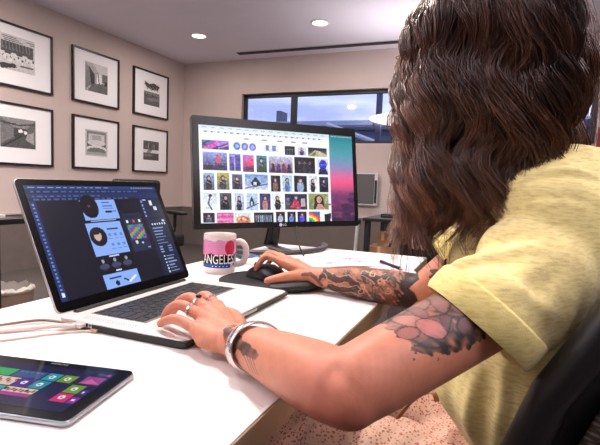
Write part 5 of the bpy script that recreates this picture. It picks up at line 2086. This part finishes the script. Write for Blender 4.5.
# dark mark printed on the chest, beside the left sleeve
mb = MB()
_sv = np.array([v.co[:] for v in sme.vertices]) + PER.loc
mb.ball(_sv[np.argmin(np.linalg.norm(_sv - V(-.052, .712, .868), axis=1))], (.0045, .006, .013), 12)
link('chest_print', mb, mat('print_black', (26, 26, 28), 0.8), shirt, off=PER.loc)

# ---- trousers: hips, thighs, shins in one skin; shoes
tr = MB()
for hp_, kn, an_ in ((LHIP, LKN, V(-.27, .67, .075)), (RHIP, RKN, V(-.21, .97, .075))):
    tr.tube([hp_ - unit(kn - hp_) * .02, lerp(hp_, kn, .3), lerp(hp_, kn, .7), kn], [.098, .093, .080, .066], n=28, res=18, round_ends=True)
    tr.tube([kn, lerp(kn, an_, .3), lerp(kn, an_, .7), an_], [.066, .064, .056, .052], n=24, res=18)
tr.tube([V(.13, .757, .50), V(.135, .757, .56), V(.138, .757, .625)], [(.17, .12), (.172, .124), (.165, .122)], n=40, res=10, up=FT)
tr.ball(V(.02, .77, .545), (.12, .14, .06), 20)
tme = remesh(tr, 0.006, 8, 0.5)
trm = bpy.data.materials.new('floral_cotton')
trm.use_nodes = True
nt = trm.node_tree
b_ = nt.nodes['Principled BSDF']
b_.inputs['Roughness'].default_value = .9
b_.inputs['Specular IOR Level'].default_value = .15
tc = nt.nodes.new('ShaderNodeTexCoord')
vo = nt.nodes.new('ShaderNodeTexVoronoi')
vo.inputs['Scale'].default_value = 210
vo.inputs['Randomness'].default_value = 1.0
nz = nt.nodes.new('ShaderNodeTexNoise')
nz.inputs['Scale'].default_value = 240
ad = nt.nodes.new('ShaderNodeMath')
ad.operation = 'MULTIPLY_ADD'
ad.inputs[1].default_value = .55
cr = nt.nodes.new('ShaderNodeValToRGB')
cr.color_ramp.elements[0].position = .52
cr.color_ramp.elements[0].color = lin((186, 112, 96))
cr.color_ramp.elements[1].position = .72
cr.color_ramp.elements[1].color = lin((232, 196, 176))
nt.links.new(tc.outputs['Object'], vo.inputs['Vector'])
nt.links.new(tc.outputs['Object'], nz.inputs['Vector'])
nt.links.new(nz.outputs['Fac'], ad.inputs[0])
nt.links.new(vo.outputs['Distance'], ad.inputs[2])
nt.links.new(ad.outputs['Value'], cr.inputs['Fac'])
nt.links.new(cr.outputs['Color'], b_.inputs['Base Color'])
bm = bmesh.new()
bm.from_mesh(tme)
bm.normal_update()
for v in bm.verts:
    p = v.co
    v.co += v.normal * (.0035 * math.sin(p.x * 75 + 14 * p.y) * math.sin(p.y * 48 + p.z * 30) + .002 * math.sin(p.x * 160 - p.y * 90))
bm.to_mesh(tme)
bm.free()
tme.materials.clear()
tme.materials.append(trm)
tme.polygons.foreach_set('use_smooth', [True] * len(tme.polygons))
tme.transform(Matrix.Translation(Vector((-PER.loc).tolist())))
tme.name = 'trousers'
trou = bpy.data.objects.new('trousers', tme)
COL.objects.link(trou)
trou.parent = PER.o
# tie at the waist
TIE = [(-0.106, 0.639, 0.657), (-0.089, 0.627, 0.687), (-0.07, 0.62, 0.708), (-0.058, 0.615, 0.714), (-0.052, 0.611, 0.705)]
mb = MB()
mb.tube([V(*q) for q in TIE], [(.0045, .0016)] * 5, n=10, res=30)
link('waist_tie', mb, mat('tie_tan', (176, 112, 70), 0.8), trou, off=PER.loc, smooth=60)
shoem = mat('shoe_canvas', (200, 190, 180), 0.8)
for an_ in (V(-.27, .67, 0), V(-.21, .97, 0)):
    mb = MB()
    rings = []
    for s_, wd, ht in ((-.065, .022, .05), (-.05, .032, .075), (0.0, .037, .085), (.05, .039, .066), (.11, .044, .048), (.155, .040, .036), (.178, .022, .022)):
        ce = an_ + FT * s_
        rings.append([ce + LTt * wd * math.cos(a) + UP * (.012 + (ht - .012) * (.5 + .5 * math.sin(a))) for a in np.linspace(0, 2 * math.pi, 20, endpoint=False)])
    mb.ring_loft(rings)
    so = PER.part('shoe', mb, shoem, smooth=60)
    mb = MB()
    ol = [(an_ + FT * (.055 + .125 * math.cos(a)) + LTt * .045 * math.sin(a) * (1 + .12 * math.cos(a)))[:2] for a in np.linspace(0, 2 * math.pi, 32, endpoint=False)]
    mb.prism([tuple(q) for q in ol], 0.001, 0.022)
    link('sole', mb, mat('sole_white', (232, 228, 222), 0.7), so, off=PER.loc)

# ---- hair: long loose waves, every strand a thin tube
HEC = V(-.017, .772, 0)
RENV, ZEQ, HDOME = .134, 1.168, .150
hr = np.random.default_rng(21)
psiF = math.atan2(FD[1], FD[0])


def z_end(psi):
    """how far down a strand of azimuth psi (world) reaches"""
    d = math.degrees((psi - math.radians(200) + math.pi * 3) % (2 * math.pi) - math.pi)
    if d < 45:
        return .885
    if d < 75:
        return .90
    if d < 100:
        return .90 + (d - 75) / 25 * .05
    return .95


V_all, F_all, C_all = [], [], []
NS = 32
n_clump = 200
tt = np.linspace(0, 1, NS)
count = 0
_k = np.arange(1, 9)
_a1, _a2, _p1, _p2 = hr.normal(0, 1, 8), hr.normal(0, 1, 8), hr.uniform(0, 6.28, 8), hr.uniform(0, 6.28, 8)


def swell(ps, s_):
    """neighbouring locks wave together: phase drifts slowly round the head"""
    return .8 * sum(_a1[i] * np.sin(_k[i] * ps + _p1[i]) / (1 + .25 * _k[i]) for i in range(5))


for cidx in range(n_clump + 34):
    layer = hr.choice([1.05, 1.0, .93, .83], p=[.36, .32, .22, .10])
    while True:
        psi = hr.uniform(0, 2 * math.pi)
        dF = abs((psi - psiF + math.pi) % (2 * math.pi) - math.pi)
        if (dF > math.radians(44)) == (cidx < n_clump):
            break
    psi_t = psi
    if cidx >= n_clump:      # locks that start above the forehead and fall to the sides of the face
        sg = 1 if ((psi - psiF + math.pi) % (2 * math.pi) - math.pi) > 0 else -1
        psi_t = psi + sg * (math.radians(hr.uniform(50, 62)) - dF)
        layer = 1.0
    ze = z_end(psi_t) + hr.normal(0, .014)
    a0_ = math.radians(hr.uniform(3, 16) if layer > .9 else hr.uniform(12, 50))
    wl = .118 * hr.uniform(.95, 1.05)
    ph = swell(psi, 0) + hr.normal(0, .5)
    amp_t, amp_r = hr.uniform(.012, .017), hr.uniform(.006, .010)
    drift = hr.normal(0, .05)
    tint = hr.uniform(0, 1)
    shade_k = hr.uniform(.72, 1.3)
    nst = 54 if layer > .85 else 26
    wclump = hr.uniform(.0055, .0095)
    dome_len = HDOME * 1.35 * (1 - a0_ / (math.pi / 2))
    arc_len = dome_len + (ZEQ - ze)
    s_ = tt * arc_len
    al = np.where(s_ < dome_len, a0_ + (math.pi / 2 - a0_) * s_ / dome_len, math.pi / 2)
    fall = np.maximum(s_ - dome_len, 0)
    z = np.where(s_ < dome_len, ZEQ + HDOME * np.cos(al) * (.6 + .4 * layer), ZEQ - fall)
    rk = math.cos(psi - math.radians(23))
    rho = RENV * (1 - (.17 if rk > 0 else .04) * abs(rk)) * layer * np.sin(al) ** 1.32
    dn = fall / .26
    rho = rho * (1 - .08 * np.clip(dn, 0, 1) ** 1.5)
    grow = np.clip((s_ - .06) / .13, 0, 1) * (1 + .35 * np.clip(fall / .25, 0, 1))
    flick = .018 * np.clip((tt - .85) / .15, 0, 1) ** 2
    arg = 2 * math.pi * s_ / wl + ph
    ps = psi + drift * tt + (psi_t - psi) * np.clip((tt - .03) / .24, 0, 1) ** 1.2
    rad = np.stack([np.cos(ps), np.sin(ps), 0 * ps], 1)
    tan = np.stack([-np.sin(ps), np.cos(ps), 0 * ps], 1)
    cen = HEC[None] * np.array([1, 1, 0]) + rad * (rho + amp_r * np.cos(arg) * grow + flick)[:, None] + tan * (amp_t * np.sin(arg) * grow)[:, None]
    cen[:, 2] = z
    tw = hr.choice([-1, 1]) * hr.uniform(.5, 1.0)
    for k in range(nst):
        o1, o2 = np.clip(hr.normal(0, 1, 2), -2, 2)
        conv = (1 - .5 * np.clip(tt - .2, 0, 1)) * (.5 + .5 * np.cos(arg * .5) ** 2)
        fan = np.clip(np.sin(al) ** .8, .2, 1)
        rot = tw * np.clip(s_ - .1, 0, 1) / wl * 1.6
        j1 = wclump * (o1 * np.cos(rot) - o2 * np.sin(rot)) * conv * fan * 1.25
        j2 = wclump * .75 * (o1 * np.sin(rot) + o2 * np.cos(rot)) * conv
        pk = hr.uniform(0, 6.28)
        fz = .0007 * np.sin(2 * math.pi * s_ / hr.uniform(.04, .08) + pk) * grow
        if hr.uniform() < .06:
            j1 = j1 + hr.normal(0, .008) * tt
            j2 = j2 + hr.uniform(0, .008) * tt
        P_ = cen + tan * (j1 + fz)[:, None] + rad * (j2 + .7 * fz)[:, None]
        nn_ = max(8, int(NS * hr.uniform(.86, 1.0)))
        P_ = P_[:nn_].copy()
        for sc, sr in ((LSH + V(.01, .02, .012), .070), (RSH, .068)):   # keep clear of the shoulders
            dv = P_ - sc
            dl = np.linalg.norm(dv, axis=1)
            inn = dl < sr
            P_[inn] = sc + dv[inn] / dl[inn][:, None] * (sr + .002)
        r0 = hr.uniform(.0005, .0009)
        rr = r0 * np.clip((1 - np.linspace(0, 1, nn_)) * 4, .25, 1)
        tg = np.gradient(P_, axis=0)
        tg /= np.linalg.norm(tg, axis=1)[:, None] + 1e-9
        sa = np.cross(tg, rad[:nn_])
        sa /= np.linalg.norm(sa, axis=1)[:, None] + 1e-9
        sb = np.cross(sa, tg)
        ringv = np.stack([P_ + (sa * math.cos(a) + sb * math.sin(a)) * rr[:, None] for a in (math.pi / 2, math.pi * 7 / 6, math.pi * 11 / 6)], 1).reshape(-1, 3)
        V_all.append(ringv)
        ii = np.arange(nn_ - 1)[:, None] * 3
        F_all.append(np.concatenate([np.concatenate([ii + j, ii + (j + 1) % 3, ii + 3 + (j + 1) % 3, ii + 3 + j], 1) for j in range(3)], 0) + count)
        count += len(ringv)
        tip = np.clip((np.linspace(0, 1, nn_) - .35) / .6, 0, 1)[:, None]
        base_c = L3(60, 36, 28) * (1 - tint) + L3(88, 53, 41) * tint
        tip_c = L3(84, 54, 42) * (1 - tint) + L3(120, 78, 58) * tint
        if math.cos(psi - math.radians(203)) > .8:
            tip_c, base_c = tip_c * 1.5, base_c * 1.25  # light on the left-side strands is put into their colour
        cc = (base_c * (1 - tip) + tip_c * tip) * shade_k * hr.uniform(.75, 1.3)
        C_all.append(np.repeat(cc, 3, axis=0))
# a few loose flyaway hairs
for k in range(80):
    psi = hr.uniform(math.radians(190), math.radians(390))
    ze = z_end(psi) + hr.normal(0, .03)
    s_ = np.linspace(0, 1, NS)
    a_ = np.clip(s_ * 2.2, 0, 1) * math.pi / 2
    z = np.where(s_ * 2.2 < 1, ZEQ + HDOME * 1.03 * np.cos(a_), ZEQ - (s_ - 1 / 2.2) / (1 - 1 / 2.2) * (ZEQ - ze))
    rho = (RENV * 1.02 * np.sin(np.clip(a_, .12, 2)) + hr.uniform(-.006, .006) * s_ + .008 * np.sin(s_ * hr.uniform(6, 16) + hr.uniform(0, 6)) * s_)
    ps = psi + hr.normal(0, .15) * s_ + .05 * np.sin(s_ * hr.uniform(5, 14))
    rad = np.stack([np.cos(ps), np.sin(ps), 0 * ps], 1)
    P_ = HEC[None] * np.array([1, 1, 0]) + rad * rho[:, None]
    P_[:, 2] = z
    for sc, sr in ((LSH + V(.01, .02, .012), .068), (RSH, .066)):
        dv = P_ - sc
        dl = np.linalg.norm(dv, axis=1)
        inn = dl < sr
        P_[inn] = sc + dv[inn] / dl[inn][:, None] * (sr + .002)
    tg = np.gradient(P_, axis=0)
    tg /= np.linalg.norm(tg, axis=1)[:, None] + 1e-9
    sa = np.cross(tg, rad)
    sa /= np.linalg.norm(sa, axis=1)[:, None] + 1e-9
    sb = np.cross(sa, tg)
    ringv = np.stack([P_ + (sa * math.cos(a) + sb * math.sin(a)) * .00032 for a in (math.pi / 2, math.pi * 7 / 6, math.pi * 11 / 6)], 1).reshape(-1, 3)
    V_all.append(ringv)
    ii = np.arange(NS - 1)[:, None] * 3
    F_all.append(np.concatenate([np.concatenate([ii + j, ii + (j + 1) % 3, ii + 3 + (j + 1) % 3, ii + 3 + j], 1) for j in range(3)], 0) + count)
    count += len(ringv)
    C_all.append(np.tile(L3(110, 70, 50), (len(ringv), 1)))
# dense under-hair that closes the gaps between the locks
und = []
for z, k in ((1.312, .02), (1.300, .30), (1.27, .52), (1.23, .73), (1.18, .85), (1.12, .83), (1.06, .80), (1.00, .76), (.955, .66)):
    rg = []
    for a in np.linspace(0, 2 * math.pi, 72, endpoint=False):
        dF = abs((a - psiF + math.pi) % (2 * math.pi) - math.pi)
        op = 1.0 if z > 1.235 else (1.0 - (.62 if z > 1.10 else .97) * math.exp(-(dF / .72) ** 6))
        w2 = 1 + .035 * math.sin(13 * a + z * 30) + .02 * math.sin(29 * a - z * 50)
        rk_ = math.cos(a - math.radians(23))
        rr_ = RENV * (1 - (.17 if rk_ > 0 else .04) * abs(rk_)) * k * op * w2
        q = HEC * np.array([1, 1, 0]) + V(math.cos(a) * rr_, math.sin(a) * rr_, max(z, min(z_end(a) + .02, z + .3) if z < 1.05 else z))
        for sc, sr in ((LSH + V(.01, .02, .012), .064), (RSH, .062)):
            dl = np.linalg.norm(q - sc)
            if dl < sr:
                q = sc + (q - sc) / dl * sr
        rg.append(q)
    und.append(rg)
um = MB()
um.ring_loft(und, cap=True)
uv_ = np.array(um.v)
hv = np.concatenate(V_all + [uv_]) - PER.loc
hq = np.concatenate(F_all)
faces_u = [tuple(i + count for i in f_) for f_ in um.f]
hme = bpy.data.meshes.new('hair')
nq = len(hq)
tot = nq * 4 + sum(len(f_) for f_ in faces_u)
hme.vertices.add(len(hv))
hme.vertices.foreach_set('co', hv.astype(np.float32).ravel())
hme.loops.add(tot)
li = np.concatenate([hq.ravel(), np.array([i for f_ in faces_u for i in f_])]).astype(np.int32)
hme.loops.foreach_set('vertex_index', li)
hme.polygons.add(nq + len(faces_u))
st = np.concatenate([np.arange(0, nq * 4, 4), nq * 4 + np.cumsum([0] + [len(f_) for f_ in faces_u[:-1]])]).astype(np.int32)
hme.polygons.foreach_set('loop_start', st)
hme.update(calc_edges=True)
hme.polygons.foreach_set('use_smooth', [True] * len(hme.polygons))
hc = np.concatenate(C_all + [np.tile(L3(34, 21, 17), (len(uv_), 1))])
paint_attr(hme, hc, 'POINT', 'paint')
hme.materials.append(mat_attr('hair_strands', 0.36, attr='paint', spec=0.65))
hair = bpy.data.objects.new('hair', hme)
COL.objects.link(hair)
hair.parent = PER.o
hair['kind'] = 'stuff'

# glasses, seen only as the hinge at the temple; earring
gm = mat('glasses_gold', (196, 170, 120), 0.25, metal=0.9)
gl_ = MB()
for s_ in (-1, 1):
    gl_.tube([hl(.104, s_ * .060, .012), hl(.100, s_ * .074, .014), hl(.06, s_ * .082, .012), hl(.0, s_ * .084, .010)], .0014, n=8, res=16)
    gl_.tube([hl(.108, s_ * .034 + .026 * math.cos(a), .004 + .021 * math.sin(a)) for a in np.linspace(0, 2 * math.pi, 30)], .0013, n=8)
gl_.tube([hl(.109, .009, .008), hl(.113, 0, .010), hl(.109, -.009, .008)], .0013, n=8, res=8)
PER.part('glasses', gl_, gm, smooth=60)

# ------------------------------------------------------------------ her chair
chm = mat('chair_black', (26, 24, 27), 0.36, bump=0.15, bscale=260)
meshm = mat('chair_mesh_black', (14, 13, 14), 0.8)
CB = V(.257, .740, 0)
t = Thing('desk_chair', 'black mesh backed desk chair the woman sits on', 'chair', (.17, .757, 0))


def bk(a, z, n=0.0):
    """point on the curved backrest: a -1..1 across (left +), z height, n towards the sitter"""
    lean = .34 * (z - .66)
    p = CB + LT * (.283 * a) + FD * (.125 * a * a) - FD * lean
    q = p + FD * n
    return V(q[0], q[1], z - .012)


rim = []
ol = round_rect(2.0, .50, .16, 8)
for x, y in ol:
    pass
pts = []
for ang in np.linspace(0, 2 * math.pi, 80, endpoint=False):
    ca_, sa_ = math.cos(ang), math.sin(ang)
    a_ = np.sign(ca_) * abs(ca_) ** .42
    z_ = .79 + .245 * np.sign(sa_) * abs(sa_) ** .42
    pts.append(bk(a_ * (1 - .06 * (z_ > .85)), z_))
pts.append(pts[0])
mb = MB()
mb.tube(pts + [pts[1]], [(.0205, .0195)] * (len(pts) + 1), n=18, cap=False, up=FD)
bf = t.part('back_frame', mb, chm, smooth=60)
mb = MB()
vs, fs = [], []
na_, nz_ = 30, 24
for j in range(nz_ + 1):
    for i in range(na_ + 1):
        a_ = -1 + 2 * i / na_
        b_2 = -1 + 2 * j / nz_
        k_ = (1 - .22 * abs(b_2) ** 6)
        vs.append(bk(a_ * .985 * k_, .79 + .238 * b_2 * (1 - .1 * abs(a_) ** 6), -.004))
for j in range(nz_):
    for i in range(na_):
        q = j * (na_ + 1) + i
        fs.append((q, q + 1, q + na_ + 2, q + na_ + 1))
mb.add(vs, fs)
t.part('back_mesh', mb, meshm, solid=.002, smooth=60)
# lumbar pad, woven taupe
mb = MB()
rings = []
for n in (-.022, -.040):
    rings.append([bk(.93 * np.sign(math.cos(a)) * abs(math.cos(a)) ** .6, .735 + .15 * np.sign(math.sin(a)) * abs(math.sin(a)) ** .6, n) for a in np.linspace(0, 2 * math.pi, 60, endpoint=False)])
mb.ring_loft(rings)
weave = mat('woven_taupe', (96, 84, 72), 0.85)
nt = weave.node_tree
tc = nt.nodes.new('ShaderNodeTexCoord')
wv = nt.nodes.new('ShaderNodeTexWave')
wv.bands_direction = 'Z'
wv.inputs['Scale'].default_value = 55
wv.inputs['Distortion'].default_value = .4
wv2 = nt.nodes.new('ShaderNodeTexWave')
wv2.bands_direction = 'DIAGONAL'
wv2.inputs['Scale'].default_value = 60
mm = nt.nodes.new('ShaderNodeMath')
mm.operation = 'MULTIPLY'
cr = nt.nodes.new('ShaderNodeValToRGB')
cr.color_ramp.elements[0].color = lin((52, 44, 38))
cr.color_ramp.elements[1].color = lin((128, 112, 98))
nt.links.new(tc.outputs['Object'], wv.inputs['Vector'])
nt.links.new(tc.outputs['Object'], wv2.inputs['Vector'])
nt.links.new(wv.outputs['Fac'], mm.inputs[0])
nt.links.new(wv2.outputs['Fac'], mm.inputs[1])
nt.links.new(mm.outputs['Value'], cr.inputs['Fac'])
nt.links.new(cr.outputs['Color'], nt.nodes['Principled BSDF'].inputs['Base Color'])
t.part('lumbar_pad', mb, weave, bevel=.004, smooth=40)
# seat
sc_ = V(.13, .757, 0)
mb = MB()
ol = []
for a in np.linspace(0, 2 * math.pi, 64, endpoint=False):
    ca_, sa_ = math.cos(a), math.sin(a)
    q = sc_ - FT * .02 + FT * .235 * np.sign(ca_) * abs(ca_) ** .5 + LTt * .245 * np.sign(sa_) * abs(sa_) ** .5
    ol.append((q[0], q[1]))
mb.prism(ol, .385, .445)
t.part('seat', mb, mat('seat_fabric', (26, 25, 27), .85, bump=.3, bscale=300), bevel=.02, smooth=40)
mb = MB()
mb.tube([sc_ + V(0, 0, .385), sc_ + V(0, 0, .20)], .026, n=18)
mb.tube([sc_ + V(0, 0, .22), sc_ + V(0, 0, .07)], .034, n=18)
t.part('gas_column', mb, chm, smooth=40)
mb = MB()
mb.tube([sc_ - FT * .05 + V(0, 0, .37), sc_ - FT * .20 + V(0, 0, .40), bk(0, .56, -.05), bk(0, .66, -.055)], [(.03, .012)] * 4, n=14, res=24)
t.part('back_support', mb, chm, smooth=60)
mb = MB()
mb.box(sc_ + V(0, 0, .365), (.2, .16, .035))
t.part('tilt_mechanism', mb, chm, bevel=.006)
for k in range(5):
    a = 2 * math.pi * k / 5 + .5
    d = V(math.cos(a), math.sin(a), 0)
    mb = MB()
    mb.tube([sc_ + V(0, 0, .105), sc_ + d * .15 + V(0, 0, .095), sc_ + d * .30 + V(0, 0, .07)], [(.026, .018), (.022, .014), (.016, .010)], n=12, res=10)
    lg = t.part('leg', mb, chm, smooth=60)
    mb = MB()
    for s_ in (-1, 1):
        c_ = sc_ + d * .295 + V(0, 0, .027) + V(-d[1], d[0], 0) * .014 * s_
        mb.tube([c_ - V(-d[1], d[0], 0) * .008, c_ + V(-d[1], d[0], 0) * .008], .026, n=20)
    mb.tube([sc_ + d * .295 + V(0, 0, .03), sc_ + d * .295 + V(0, 0, .068)], .006, n=10)
    link('caster', mb, blackm, lg, off=t.loc, smooth=40)
